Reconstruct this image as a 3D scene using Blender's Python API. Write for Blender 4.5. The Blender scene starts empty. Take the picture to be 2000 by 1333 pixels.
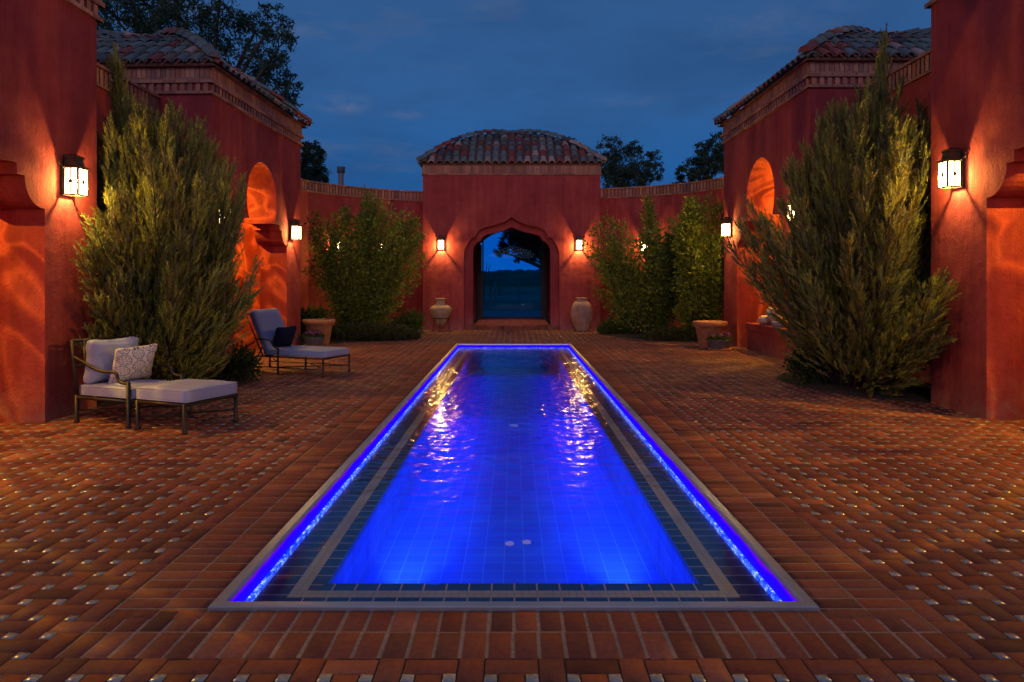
import bpy, bmesh, math, random
import numpy as np
from mathutils import Vector, Matrix
from mathutils.geometry import tessellate_polygon

R = math.radians
PI = math.pi
random.seed(7)
rng = np.random.default_rng(7)
S = bpy.context.scene
COL = S.collection

# ------------------------------------------------------------------ camera
cam_d = bpy.data.cameras.new('camera')
cam = bpy.data.objects.new('camera', cam_d)
COL.objects.link(cam)
cam.location = (0, 0, 1.5)
cam.rotation_euler = (PI / 2, 0, 0)
cam_d.sensor_width = 36
cam_d.lens = 24.5
cam_d.shift_x = -0.0015
cam_d.shift_y = -0.0568
cam_d.clip_end = 3000
S.camera = cam

# ------------------------------------------------------------------ dusk sky
W = bpy.data.worlds.new('World')
S.world = W
W.use_nodes = True
wn = W.node_tree
bg = wn.nodes['Background']


def wnode(t, **k):
    n = wn.nodes.new(t)
    for a, b in k.items():
        setattr(n, a, b)
    return n


def wl(a, b):
    wn.links.new(a, b)


tc = wnode('ShaderNodeTexCoord')
sep = wnode('ShaderNodeSeparateXYZ')
wl(tc.outputs['Generated'], sep.inputs[0])
ramp = wnode('ShaderNodeValToRGB')
cr = ramp.color_ramp
cr.elements[0].position = 0.0
cr.elements[0].color = (0.010, 0.150, 0.62, 1)
cr.elements[1].position = 1.0
cr.elements[1].color = (0.016, 0.05, 0.13, 1)
for p, c in ((0.05, (0.010, 0.125, 0.46, 1)), (0.13, (0.013, 0.105, 0.33, 1)), (0.24, (0.028, 0.108, 0.30, 1)), (0.42, (0.030, 0.095, 0.25, 1))):
    e = cr.elements.new(p)
    e.color = c
wl(sep.outputs['Z'], ramp.inputs[0])
# clouds: stretched noise over the sky direction
mp = wnode('ShaderNodeMapping')
mp.inputs['Scale'].default_value = (1.6, 1.6, 5.0)
mp.inputs['Location'].default_value = (0.37, 0.2, 0.61)
wl(tc.outputs['Generated'], mp.inputs[0])
nz = wnode('ShaderNodeTexNoise')
nz.inputs['Scale'].default_value = 1.25
nz.inputs['Detail'].default_value = 7
nz.inputs['Roughness'].default_value = 0.55
wl(mp.outputs[0], nz.inputs[0])
cl = wnode('ShaderNodeMapRange')
cl.inputs['From Min'].default_value = 0.50
cl.inputs['From Max'].default_value = 0.75
wl(nz.outputs[0], cl.inputs[0])
mx = wnode('ShaderNodeMix', data_type='RGBA')
mx.inputs[7].default_value = (0.020, 0.068, 0.185, 1)
wl(cl.outputs[0], mx.inputs[0])
wl(ramp.outputs[0], mx.inputs[6])
# small pale clouds near the horizon
nz2 = wnode('ShaderNodeTexNoise')
nz2.inputs['Scale'].default_value = 3.1
nz2.inputs['Detail'].default_value = 6
mp2 = wnode('ShaderNodeMapping')
mp2.inputs['Scale'].default_value = (1.5, 1.5, 7.0)
mp2.inputs['Location'].default_value = (2.13, 0.0, 0.4)
wl(tc.outputs['Generated'], mp2.inputs[0])
wl(mp2.outputs[0], nz2.inputs[0])
cl2 = wnode('ShaderNodeMapRange')
cl2.inputs['From Min'].default_value = 0.60
cl2.inputs['From Max'].default_value = 0.78
cl2.inputs['To Max'].default_value = 0.7
wl(nz2.outputs[0], cl2.inputs[0])
mx2 = wnode('ShaderNodeMix', data_type='RGBA')
mx2.inputs[7].default_value = (0.085, 0.12, 0.22, 1)
wl(cl2.outputs[0], mx2.inputs[0])
wl(mx.outputs[2], mx2.inputs[6])
# three small pale dusk clouds low in the sky
base_sock = mx2.outputs[2]
nz3 = wnode('ShaderNodeTexNoise')
nz3.inputs['Scale'].default_value = 26
nz3.inputs['Detail'].default_value = 6
nz3.inputs['Roughness'].default_value = 0.6
mp3 = wnode('ShaderNodeMapping')
mp3.inputs['Scale'].default_value = (1, 1, 2.2)
wl(tc.outputs['Generated'], mp3.inputs[0])
wl(mp3.outputs[0], nz3.inputs[0])
for (cx_, cz_, rx_, rz_, am_) in ((-0.231, 0.243, 0.040, 0.016, 0.75), (-0.150, 0.232, 0.030, 0.008, 0.45), (-0.275, 0.325, 0.035, 0.014, 0.35), (0.16, 0.25, 0.06, 0.01, 0.25), (0.33, 0.33, 0.12, 0.03, 0.25)):
    sb = wnode('ShaderNodeVectorMath', operation='SUBTRACT')
    wl(tc.outputs['Generated'], sb.inputs[0])
    sb.inputs[1].default_value = (cx_, math.sqrt(1 - cx_ ** 2 - cz_ ** 2), cz_)
    ml = wnode('ShaderNodeVectorMath', operation='MULTIPLY')
    wl(sb.outputs[0], ml.inputs[0])
    ml.inputs[1].default_value = (1 / rx_, 4, 1 / rz_)
    ln = wnode('ShaderNodeVectorMath', operation='LENGTH')
    wl(ml.outputs[0], ln.inputs[0])
    mr = wnode('ShaderNodeMapRange', interpolation_type='SMOOTHSTEP')
    mr.inputs['From Min'].default_value = 1.25
    mr.inputs['From Max'].default_value = 0.0
    wl(ln.outputs['Value'], mr.inputs[0])
    nr = wnode('ShaderNodeMapRange')
    nr.inputs['From Min'].default_value = 0.34
    nr.inputs['From Max'].default_value = 0.66
    nr.inputs['To Max'].default_value = am_
    wl(nz3.outputs[0], nr.inputs[0])
    mm = wnode('ShaderNodeMath', operation='MULTIPLY')
    wl(mr.outputs[0], mm.inputs[0])
    wl(nr.outputs[0], mm.inputs[1])
    mc = wnode('ShaderNodeMix', data_type='RGBA')
    mc.inputs[7].default_value = (0.13, 0.16, 0.26, 1)
    wl(mm.outputs[0], mc.inputs[0])
    wl(base_sock, mc.inputs[6])
    base_sock = mc.outputs[2]
# afterglow where the sun went down, behind the camera
sky = wnode('ShaderNodeTexSky', sky_type='NISHITA')
sky.sun_disc = False
sky.sun_elevation = R(-2.5)
sky.sun_rotation = R(180)
glow = wnode('ShaderNodeMapRange')
glow.inputs['From Min'].default_value = 0.15
glow.inputs['From Max'].default_value = -0.7
glow.inputs['To Max'].default_value = 0.15
wl(sep.outputs['Y'], glow.inputs[0])
addn = wnode('ShaderNodeMix', data_type='RGBA', blend_type='ADD')
wl(glow.outputs[0], addn.inputs[0])
wl(base_sock, addn.inputs[6])
wl(sky.outputs[0], addn.inputs[7])
wl(addn.outputs[2], bg.inputs[0])
bg.inputs[1].default_value = 1.0

# soft last light of the afterglow
sun_d = bpy.data.lights.new('sun', 'SUN')
sun = bpy.data.objects.new('sun', sun_d)
COL.objects.link(sun)
sun_d.energy = 0.50
sun_d.angle = R(32)
sun_d.color = (1.0, 0.78, 1.0)
sun.rotation_euler = (R(72), 0, R(0))

S.view_settings.view_transform = 'Standard'
S.view_settings.look = 'None'
S.view_settings.exposure = 0
S.view_settings.gamma = 1
S.render.engine = 'CYCLES'
S.cycles.use_denoising = True
try:
    S.cycles.denoiser = 'OPENIMAGEDENOISE'
except Exception:
    pass
S.cycles.max_bounces = 7
S.cycles.diffuse_bounces = 3
S.cycles.glossy_bounces = 3
S.cycles.transparent_max_bounces = 12
S.cycles.sample_clamp_indirect = 12.0
S.cycles.sample_clamp_direct = 0
S.cycles.caustics_reflective = False
S.cycles.caustics_refractive = False

LAMP_COL = (1.0, 0.68, 0.16)


# ------------------------------------------------------------------ materials
class M:
    def __init__(s, name):
        s.m = bpy.data.materials.new(name)
        s.m.use_nodes = True
        s.t = s.m.node_tree
        s.b = s.t.nodes['Principled BSDF']
        s.out = s.t.nodes['Material Output']

    def n(s, t, **k):
        x = s.t.nodes.new(t)
        for a, b in k.items():
            setattr(x, a, b)
        return x

    def l(s, a, b):
        s.t.links.new(a, b)

    def set(s, **k):
        for a, b in k.items():
            s.b.inputs[a.replace('_', ' ')].default_value = b
        return s

    def noise(s, scale, detail=5, rough=0.55, coord='Object', stretch=None):
        t = s.n('ShaderNodeTexCoord')
        z = s.n('ShaderNodeTexNoise')
        z.inputs['Scale'].default_value = scale
        z.inputs['Detail'].default_value = detail
        z.inputs['Roughness'].default_value = rough
        if stretch:
            m = s.n('ShaderNodeMapping')
            m.inputs['Scale'].default_value = stretch
            s.l(t.outputs[coord], m.inputs[0])
            s.l(m.outputs[0], z.inputs[0])
        else:
            s.l(t.outputs[coord], z.inputs[0])
        return z.outputs[0]

    def ramp(s, fac, stops):
        r = s.n('ShaderNodeValToRGB')
        e = r.color_ramp.elements
        e[0].position, e[0].color = stops[0][0], (*stops[0][1], 1)
        e[1].position, e[1].color = stops[-1][0], (*stops[-1][1], 1)
        for p, c in stops[1:-1]:
            q = e.new(p)
            q.color = (*c, 1)
        s.l(fac, r.inputs[0])
        return r.outputs[0]

    def mix(s, fac, a, b, blend='MIX'):
        x = s.n('ShaderNodeMix', data_type='RGBA', blend_type=blend)
        for i, v in ((0, fac), (6, a), (7, b)):
            if isinstance(v, (int, float)):
                x.inputs[i].default_value = v
            elif isinstance(v, tuple):
                x.inputs[i].default_value = (*v[:3], 1)
            else:
                s.l(v, x.inputs[i])
        return x.outputs[2]

    def math(s, op, a, b=None, c=None):
        x = s.n('ShaderNodeMath', operation=op)
        for i, v in enumerate((a, b, c)):
            if v is None:
                continue
            if isinstance(v, (int, float)):
                x.inputs[i].default_value = v
            else:
                s.l(v, x.inputs[i])
        return x.outputs[0]

    def attr(s, name='tone'):
        return s.n('ShaderNodeAttribute', attribute_name=name).outputs['Color']

    def bump(s, h, strength=0.3, dist=0.01):
        b = s.n('ShaderNodeBump')
        b.inputs['Strength'].default_value = strength
        b.inputs['Distance'].default_value = dist
        s.l(h, b.inputs['Height'])
        s.l(b.outputs[0], s.b.inputs['Normal'])
        return s

    def base(s, sock):
        s.l(sock, s.b.inputs['Base Color'])
        return s


def stucco():
    m = M('red_stucco')
    big = m.noise(1.1, 10, 0.72)
    c = m.ramp(big, [(0.28, (0.23, 0.030, 0.034)), (0.5, (0.33, 0.049, 0.048)), (0.74, (0.42, 0.084, 0.068))])
    streak = m.noise(1.6, 6, 0.6, 'Object', (4.5, 4.5, 0.35))
    sm = m.ramp(streak, [(0.35, (0.80, 0.78, 0.76)), (0.6, (1, 1, 1)), (0.75, (1.12, 1.18, 1.2))])
    c = m.mix(1.0, c, sm, 'MULTIPLY')
    # splash dirt and pale salts near the ground
    t = m.n('ShaderNodeTexCoord')
    sp = m.n('ShaderNodeSeparateXYZ')
    m.l(t.outputs['Object'], sp.inputs[0])
    low = m.n('ShaderNodeMapRange')
    low.inputs['From Min'].default_value = 0.55
    low.inputs['From Max'].default_value = 0.0
    m.l(sp.outputs['Z'], low.inputs[0])
    spl = m.noise(7, 5, 0.65)
    k = m.math('MULTIPLY', low.outputs[0], m.math('SUBTRACT', spl, 0.30))
    c = m.mix(m.math('MULTIPLY', k, 1.6), c, (0.33, 0.20, 0.18))
    m.base(c).set(Roughness=0.92)
    m.b.inputs['Specular IOR Level'].default_value = 0.2
    fine = m.noise(38, 6, 0.65)
    mid = m.noise(5, 4, 0.5)
    m.bump(m.math('ADD', fine, m.math('MULTIPLY', mid, 2.2)), 0.5, 0.014)
    return m.m


def toned(name, rough, nscale=30, namt=0.35, bump=0.25, spec=0.3, bd=0.004):
    m = M(name)
    nz = m.noise(nscale, 5, 0.6)
    v = m.ramp(nz, [(0.25, (1 - namt,) * 3), (0.75, (1 + namt * 0.6,) * 3)])
    m.base(m.mix(1.0, m.attr(), v, 'MULTIPLY')).set(Roughness=rough)
    m.b.inputs['Specular IOR Level'].default_value = spec
    m.bump(nz, bump, bd)
    return m.m


def plain(name, col, rough=0.6, metal=0.0, var=0.15, nscale=20, bump=0.15, bd=0.003, spec=0.4):
    m = M(name)
    nz = m.noise(nscale, 5, 0.6)
    a = tuple(max(0, c * (1 - var)) for c in col)
    b = tuple(c * (1 + var) for c in col)
    m.base(m.ramp(nz, [(0.3, a), (0.7, b)])).set(Roughness=rough, Metallic=metal)
    m.b.inputs['Specular IOR Level'].default_value = spec
    if bump:
        m.bump(nz, bump, bd)
    return m.m


def leafmat(name, rough=0.6, trans=0.35):
    m = M(name)
    c = m.attr()
    m.base(c).set(Roughness=rough)
    m.b.inputs['Specular IOR Level'].default_value = 0.12
    tr = m.n('ShaderNodeBsdfTranslucent')
    m.l(c, tr.inputs[0])
    mxs = m.n('ShaderNodeMixShader')
    mxs.inputs[0].default_value = trans
    m.l(m.b.outputs[0], mxs.inputs[1])
    m.l(tr.outputs[0], mxs.inputs[2])
    m.l(mxs.outputs[0], m.out.inputs[0])
    return m.m


def emis(name, col, strength):
    m = M(name)
    e = m.n('ShaderNodeEmission')
    e.inputs[0].default_value = (*col, 1)
    e.inputs[1].default_value = strength
    m.l(e.outputs[0], m.out.inputs[0])
    return m.m


def pane_mat():
    m = M('seeded_lantern_glass')
    tr = m.n('ShaderNodeBsdfTransparent')
    tr.inputs[0].default_value = (0.95, 0.9, 0.8, 1)
    e = m.n('ShaderNodeEmission')
    nz = m.noise(28, 3, 0.5)
    e.inputs[0].default_value = (1.0, 0.66, 0.30, 1)
    m.l(m.math('MULTIPLY_ADD', nz, 9.0, 0.6), e.inputs[1])
    gl = m.n('ShaderNodeBsdfGlossy')
    gl.inputs['Roughness'].default_value = 0.1
    mg = m.n('ShaderNodeMixShader')
    mg.inputs[0].default_value = 0.06
    m.l(tr.outputs[0], mg.inputs[1])
    m.l(gl.outputs[0], mg.inputs[2])
    a = m.n('ShaderNodeAddShader')
    m.l(mg.outputs[0], a.inputs[0])
    m.l(e.outputs[0], a.inputs[1])
    m.l(a.outputs[0], m.out.inputs[0])
    return m.m


def uv_grid(m, tu, tv, wu, wv):
    """1 on grout lines of a tu x tv grid laid in the UV (metres)."""
    u = m.n('ShaderNodeUVMap')
    sp = m.n('ShaderNodeSeparateXYZ')
    m.l(u.outputs[0], sp.inputs[0])
    fs = []
    for ax, t, w in (('X', tu, wu), ('Y', tv, wv)):
        if not t:
            continue
        f = m.math('FRACT', m.math('DIVIDE', sp.outputs[ax], t))
        fs.append(m.math('LESS_THAN', f, w / t))
    g = fs[0]
    for x in fs[1:]:
        g = m.math('MAXIMUM', g, x)
    # tile id for a little variation
    ids = []
    for ax, t in (('X', tu), ('Y', tv)):
        ids.append(m.math('FLOOR', m.math('DIVIDE', sp.outputs[ax], t if t else 1.0)))
    cmb = m.n('ShaderNodeCombineXYZ')
    m.l(ids[0], cmb.inputs[0])
    m.l(ids[1], cmb.inputs[1])
    wnz = m.n('ShaderNodeTexWhiteNoise', noise_dimensions='3D')
    m.l(cmb.outputs[0], wnz.inputs[0])
    return g, wnz.outputs[0]


def pool_tile(name, a, b, grout, tu, tv, wu, wv, rough=0.15):
    m = M(name)
    g, r = uv_grid(m, tu, tv, wu, wv)
    c = m.mix(r, a, b)
    m.base(m.mix(g, c, grout)).set(Roughness=rough)
    return m.m


def water_mat():
    m = M('rippled_pool_water')
    tr = m.n('ShaderNodeBsdfTransparent')
    tr.inputs[0].default_value = (0.72, 0.90, 1.0, 1)
    gl = m.n('ShaderNodeBsdfGlossy')
    gl.inputs['Roughness'].default_value = 0.13
    t = m.n('ShaderNodeTexCoord')
    hs = None
    for sc, st, amp in ((9.0, (1.0, 1.25, 1), 1.0), (24.0, (1, 1.2, 1), 0.30), (2.2, (1, 1, 1), 1.6)):
        mpp = m.n('ShaderNodeMapping')
        mpp.inputs['Scale'].default_value = st
        m.l(t.outputs['Object'], mpp.inputs[0])
        z = m.n('ShaderNodeTexNoise')
        z.inputs['Scale'].default_value = sc
        z.inputs['Detail'].default_value = 2.5
        z.inputs['Distortion'].default_value = 0.4
        m.l(mpp.outputs[0], z.inputs[0])
        h = m.math('MULTIPLY', z.outputs[0], amp)
        hs = h if hs is None else m.math('ADD', hs, h)
    b = m.n('ShaderNodeBump')
    b.inputs['Strength'].default_value = 1.0
    b.inputs['Distance'].default_value = 0.0010
    m.l(hs, b.inputs['Height'])
    m.l(b.outputs[0], gl.inputs['Normal'])
    # Schlick reflectance, the same from above and below (no refraction is modelled)
    ge = m.n('ShaderNodeNewGeometry')
    dt = m.n('ShaderNodeVectorMath', operation='DOT_PRODUCT')
    m.l(ge.outputs['Incoming'], dt.inputs[0])
    m.l(b.outputs[0], dt.inputs[1])
    c1 = m.math('SUBTRACT', 1.0, m.math('ABSOLUTE', dt.outputs['Value']))
    fr = m.math('MULTIPLY_ADD', m.math('POWER', m.math('MAXIMUM', c1, 0.0), 5.0), 0.98, 0.02)
    mxs = m.n('ShaderNodeMixShader')
    m.l(fr, mxs.inputs[0])
    m.l(tr.outputs[0], mxs.inputs[1])
    m.l(gl.outputs[0], mxs.inputs[2])
    m.l(mxs.outputs[0], m.out.inputs[0])
    return m.m


def glass_blue():
    m = M('blue_tinted_door_glass')
    tr = m.n('ShaderNodeBsdfTransparent')
    tr.inputs[0].default_value = (0.14, 0.80, 1.0, 1)
    gl = m.n('ShaderNodeBsdfGlossy')
    gl.inputs['Roughness'].default_value = 0.02
    mxs = m.n('ShaderNodeMixShader')
    mxs.inputs[0].default_value = 0.004
    m.l(tr.outputs[0], mxs.inputs[1])
    m.l(gl.outputs[0], mxs.inputs[2])
    m.l(mxs.outputs[0], m.out.inputs[0])
    return m.m


def self_lit_spill_mat():
    m = M('self_lit_spill_water')  # LED glitter on the spilling water is put into its own emission
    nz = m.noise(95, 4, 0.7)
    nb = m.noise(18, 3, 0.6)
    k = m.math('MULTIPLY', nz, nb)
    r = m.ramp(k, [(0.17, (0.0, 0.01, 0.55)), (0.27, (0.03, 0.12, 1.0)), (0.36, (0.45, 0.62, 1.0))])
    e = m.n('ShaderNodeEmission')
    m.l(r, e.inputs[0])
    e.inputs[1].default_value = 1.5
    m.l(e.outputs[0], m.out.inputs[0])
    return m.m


def led_mat():
    m = M('blue_led_diffuser')
    nz = m.noise(3.0, 2, 0.5)
    u = m.n('ShaderNodeUVMap')
    sp = m.n('ShaderNodeSeparateXYZ')
    m.l(u.outputs[0], sp.inputs[0])
    e = m.n('ShaderNodeEmission')
    c = m.ramp(m.math('MULTIPLY_ADD', nz, 0.06, sp.outputs['Y']), [(0.030, (0.13, 0.004, 0.55)), (0.052, (0.014, 0.0, 1.0)), (0.11, (0.010, 0.004, 1.0))])
    m.l(c, e.inputs[0])
    e.inputs[1].default_value = 1.2
    m.l(e.outputs[0], m.out.inputs[0])
    return m.m


def pillow_pattern():
    m = M('medallion_print_fabric')
    u = m.n('ShaderNodeUVMap')
    mpn = m.n('ShaderNodeMapping')
    mpn.inputs['Scale'].default_value = (3.4, 3.2, 1)
    m.l(u.outputs[0], mpn.inputs[0])
    sp = m.n('ShaderNodeSeparateXYZ')
    m.l(mpn.outputs[0], sp.inputs[0])
    fl = m.math('FLOOR', sp.outputs['Y'])
    off = m.math('MULTIPLY', m.math('MODULO', fl, 2.0), 0.5)
    fx = m.math('SUBTRACT', m.math('FRACT', m.math('ADD', sp.outputs['X'], off)), 0.5)
    fy = m.math('SUBTRACT', m.math('FRACT', sp.outputs['Y']), 0.5)
    d = m.math('SQRT', m.math('ADD', m.math('MULTIPLY', fx, fx), m.math('MULTIPLY', fy, fy)))

    def ringm(r, w):
        return m.math('LESS_THAN', m.math('ABSOLUTE', m.math('SUBTRACT', d, r)), w)
    ang = m.math('ARCTAN2', fy, fx)
    dash = m.math('GREATER_THAN', m.math('SINE', m.math('MULTIPLY', ang, 8.0)), 0.1)
    k = m.math('MAXIMUM', ringm(0.43, 0.028), m.math('MULTIPLY', ringm(0.30, 0.035), dash))
    petal = m.math('ADD', 0.14, m.math('MULTIPLY', m.math('SINE', m.math('MULTIPLY', ang, 4.0)), 0.05))
    k = m.math('MAXIMUM', k, m.math('LESS_THAN', m.math('ABSOLUTE', m.math('SUBTRACT', d, petal)), 0.018))
    lat = m.math('LESS_THAN', m.math('ABSOLUTE', m.math('SUBTRACT', m.math('ADD', m.math('ABSOLUTE', fx), m.math('ABSOLUTE', fy)), 0.62)), 0.02)
    k = m.math('MAXIMUM', k, m.math('MULTIPLY', lat, m.math('GREATER_THAN', d, 0.46)))
    wv = m.noise(160, 2, 0.5)
    cream = m.ramp(wv, [(0.3, (0.60, 0.53, 0.46)), (0.7, (0.74, 0.67, 0.60))])
    m.base(m.mix(k, cream, (0.10, 0.12, 0.19))).set(Roughness=0.9)
    m.bump(wv, 0.2, 0.002)
    return m.m


STUCCO = stucco()
BRICK = toned('terracotta_trim_brick', 0.85, 26, 0.35, 0.35)
PAVER = toned('brick_paver', 0.78, 34, 0.30, 0.25, 0.25, 0.002)
DOT = toned('pewter_glazed_dot_tile', 0.24, 50, 0.3, 0.35, 0.6, 0.002)
MORTAR = plain('sanded_mortar', (0.27, 0.19, 0.155), 0.95, 0, 0.25, 40, 0.3)
JOINT = plain('dark_swept_sand', (0.075, 0.042, 0.03), 0.95, 0, 0.3, 40, 0.3)
TILE = toned('roof_barrel_tile', 0.75, 14, 0.4, 0.3, 0.3)
FIELD = plain('dusk_field_grass', (0.055, 0.075, 0.045), 0.95, 0, 0.5, 0.15, 0.3, 0.05)
SOIL = plain('dark_bark_mulch', (0.035, 0.022, 0.016), 0.95, 0, 0.5, 30, 0.9, 0.03)
STEEL = plain('brushed_stainless_steel', (0.52, 0.50, 0.50), 0.38, 0.85, 0.08, 6, 0.05)
IRON = plain('dark_bronze_metal', (0.030, 0.022, 0.017), 0.5, 0.3, 0.25, 30, 0.1)
HOOD = plain('aged_bronze_hood', (0.06, 0.05, 0.038), 0.5, 0.6, 0.3, 25, 0.2)
DARKWOOD = plain('dark_wood_door', (0.05, 0.026, 0.018), 0.6, 0, 0.3, 12, 0.15)
CUSHION = plain('lavender_grey_canvas', (0.31, 0.335, 0.50), 0.95, 0, 0.06, 130, 0.25, 0.002, 0.1)
NAVY = plain('navy_canvas', (0.012, 0.014, 0.035), 0.95, 0, 0.2, 130, 0.25, 0.002, 0.1)
CREAM = plain('cream_canvas', (0.62, 0.52, 0.45), 0.95, 0, 0.08, 100, 0.2, 0.002, 0.1)
RUST = plain('rust_canvas', (0.45, 0.10, 0.05), 0.95, 0, 0.1, 100, 0.2, 0.002, 0.1)
TERRA = plain('weathered_terracotta', (0.42, 0.19, 0.11), 0.85, 0, 0.3, 9, 0.3, 0.004)
CLAY = plain('sandy_clay', (0.40, 0.25, 0.15), 0.88, 0, 0.28, 7, 0.35, 0.005)
CLAY2 = plain('pinkish_clay', (0.40, 0.22, 0.155), 0.88, 0, 0.35, 5, 0.35, 0.005)
BLUEPOT = plain('slate_blue_glaze', (0.13, 0.14, 0.19), 0.5, 0, 0.15, 15, 0.1)
WOOD = plain('juniper_bark', (0.075, 0.05, 0.033), 0.95, 0, 0.4, 30, 0.6, 0.01)
FENCEW = plain('weathered_fence_rail', (0.11, 0.105, 0.095), 0.9, 0, 0.2, 8, 0.2)
LEAF = leafmat('fine_foliage')
PANE = pane_mat()
def bulb_mat():
    m = M('clear_lamp_bulb')
    tr = m.n('ShaderNodeBsdfTransparent')
    e = m.n('ShaderNodeEmission')
    e.inputs[0].default_value = (1.0, 0.72, 0.38, 1)
    e.inputs[1].default_value = 150
    a = m.n('ShaderNodeAddShader')
    m.l(tr.outputs[0], a.inputs[0])
    m.l(e.outputs[0], a.inputs[1])
    m.l(a.outputs[0], m.out.inputs[0])
    return m.m


BULB = bulb_mat()
WATER = water_mat()
TGLASS = glass_blue()
FOAM = self_lit_spill_mat()
LED = led_mat()
MEDAL = pillow_pattern()
NAVYTILE = pool_tile('navy_glazed_tile', (0.008, 0.008, 0.08), (0.012, 0.014, 0.12), (0.50, 0.26, 0.21), 0.118, 0, 0.009, 0)
BANDTILE = pool_tile('tan_mosaic_band', (0.40, 0.25, 0.20), (0.46, 0.29, 0.24), (0.25, 0.15, 0.12), 0.04, 0.04, 0.004, 0.004, 0.4)
BASIN = pool_tile('cobalt_pool_tile', (0.012, 0.072, 0.46), (0.018, 0.095, 0.54), (0.040, 0.17, 0.62), 0.14, 0.14, 0.007, 0.007, 0.6)
BASIN.node_tree.nodes['Principled BSDF'].inputs['Specular IOR Level'].default_value = 0.1
GLINT = emis('painted_reflection_glow', (0.40, 0.26, 1.0), 0.5)  # glow painted in for purple reflections on the water, no fixture
PETAL = toned('pansy_petal', 0.7, 40, 0.2, 0.1)
CHIM = plain('galvanised_flue', (0.30, 0.17, 0.15), 0.6, 0.2, 0.15, 12, 0.1)


# ------------------------------------------------------------------ builders
def link(o, parent=None):
    COL.objects.link(o)
    if parent is not None:
        o.parent = parent
    return o


def tag(o, label=None, cat=None, group=None, kind=None):
    if label:
        o['label'] = label
    if cat:
        o['category'] = cat
    if group:
        o['group'] = group
    if kind:
        o['kind'] = kind
    return o


def thing(name, label, cat, loc=(0, 0, 0), rz=0.0, group=None):
    o = bpy.data.objects.new(name, None)
    o.empty_display_size = 0.2
    COL.objects.link(o)
    o.location = loc
    o.rotation_euler = (0, 0, rz)
    return tag(o, label, cat, group)


class MB:
    """collects polygons; build() links them as one mesh object"""

    def __init__(s):
        s.v, s.f, s.mi, s.tone, s.uv = [], [], [], [], {}

    def add(s, vs, fs, mi=0, tone=(0.5, 0.5, 0.5)):
        o = len(s.v)
        s.v += [tuple(p) for p in vs]
        for f in fs:
            s.f.append(tuple(i + o for i in f))
            s.mi.append(mi)
            s.tone.append(tone)

    def box(s, x0, x1, y0, y1, z0, z1, mi=0, tone=(0.5, 0.5, 0.5)):
        if x0 > x1: x0, x1 = x1, x0
        if y0 > y1: y0, y1 = y1, y0
        v = [(x0, y0, z0), (x1, y0, z0), (x1, y1, z0), (x0, y1, z0), (x0, y0, z1), (x1, y0, z1), (x1, y1, z1), (x0, y1, z1)]
        s.add(v, [(0, 3, 2, 1), (4, 5, 6, 7), (0, 1, 5, 4), (1, 2, 6, 5), (2, 3, 7, 6), (3, 0, 4, 7)], mi, tone)

    def obox(s, c, ax, ay, az, mi=0, tone=(0.5, 0.5, 0.5)):
        """box from centre and three half-axis vectors"""
        c, ax, ay, az = (Vector(q) for q in (c, ax, ay, az))
        v = [c + ax * i + ay * j + az * k for k in (-1, 1) for (i, j) in ((-1, -1), (1, -1), (1, 1), (-1, 1))]
        s.add(v, [(0, 3, 2, 1), (4, 5, 6, 7), (0, 1, 5, 4), (1, 2, 6, 5), (2, 3, 7, 6), (3, 0, 4, 7)], mi, tone)

    def tube(s, pts, r, n=8, mi=0, tone=(0.5, 0.5, 0.5), cap=True):
        pts = [Vector(p) for p in pts]
        rs = r if isinstance(r, (list, tuple)) else [r] * len(pts)
        rings = []
        up = None
        for i, p in enumerate(pts):
            a = pts[max(0, i - 1)]
            b = pts[min(len(pts) - 1, i + 1)]
            d = (b - a).normalized()
            if up is None:
                up = Vector((0, 0, 1)) if abs(d.z) < 0.9 else Vector((1, 0, 0))
            x = d.cross(up).normalized()
            y = x.cross(d).normalized()
            up = y
            rings.append([p + x * (rs[i] * math.cos(2 * PI * k / n)) + y * (rs[i] * math.sin(2 * PI * k / n)) for k in range(n)])
        vs = [q for rg in rings for q in rg]
        fs = []
        for i in range(len(rings) - 1):
            for k in range(n):
                fs.append((i * n + k, i * n + (k + 1) % n, (i + 1) * n + (k + 1) % n, (i + 1) * n + k))
        if cap:
            fs.append(tuple(range(n))[::-1])
            fs.append(tuple((len(rings) - 1) * n + k for k in range(n)))
        s.add(vs, fs, mi, tone)

    def lathe(s, prof, n=32, mi=0, tone=(0.5, 0.5, 0.5), c=(0, 0, 0), sy=1.0):
        vs, fs = [], []
        for (r, z) in prof:
            for k in range(n):
                a = 2 * PI * k / n
                vs.append((c[0] + r * math.cos(a), c[1] + r * sy * math.sin(a), c[2] + z))
        for i in range(len(prof) - 1):
            for k in range(n):
                fs.append((i * n + k, i * n + (k + 1) % n, (i + 1) * n + (k + 1) % n, (i + 1) * n + k))
        s.add(vs, fs, mi, tone)

    def build(s, name, mats, parent=None, smooth=False, bevel=0, loc=None):
        me = bpy.data.meshes.new(name)
        me.from_pydata(s.v, [], s.f)
        mats = mats if isinstance(mats, (list, tuple)) else [mats]
        for m in mats:
            me.materials.append(m)
        if len(mats) > 1:
            me.polygons.foreach_set('material_index', s.mi)
        ca = me.color_attributes.new('tone', 'FLOAT_COLOR', 'CORNER')
        cols = []
        for f, t in zip(s.f, s.tone):
            cols += [t[0], t[1], t[2], 1.0] * len(f)
        ca.data.foreach_set('color', cols)
        if smooth:
            me.polygons.foreach_set('use_smooth', [True] * len(s.f))
        o = bpy.data.objects.new(name, me)
        link(o, parent)
        if loc:
            o.location = loc
        if bevel:
            b = o.modifiers.new('bevel', 'BEVEL')
            b.width = bevel
            b.segments = 2
            b.limit_method = 'ANGLE'
        return o


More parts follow.
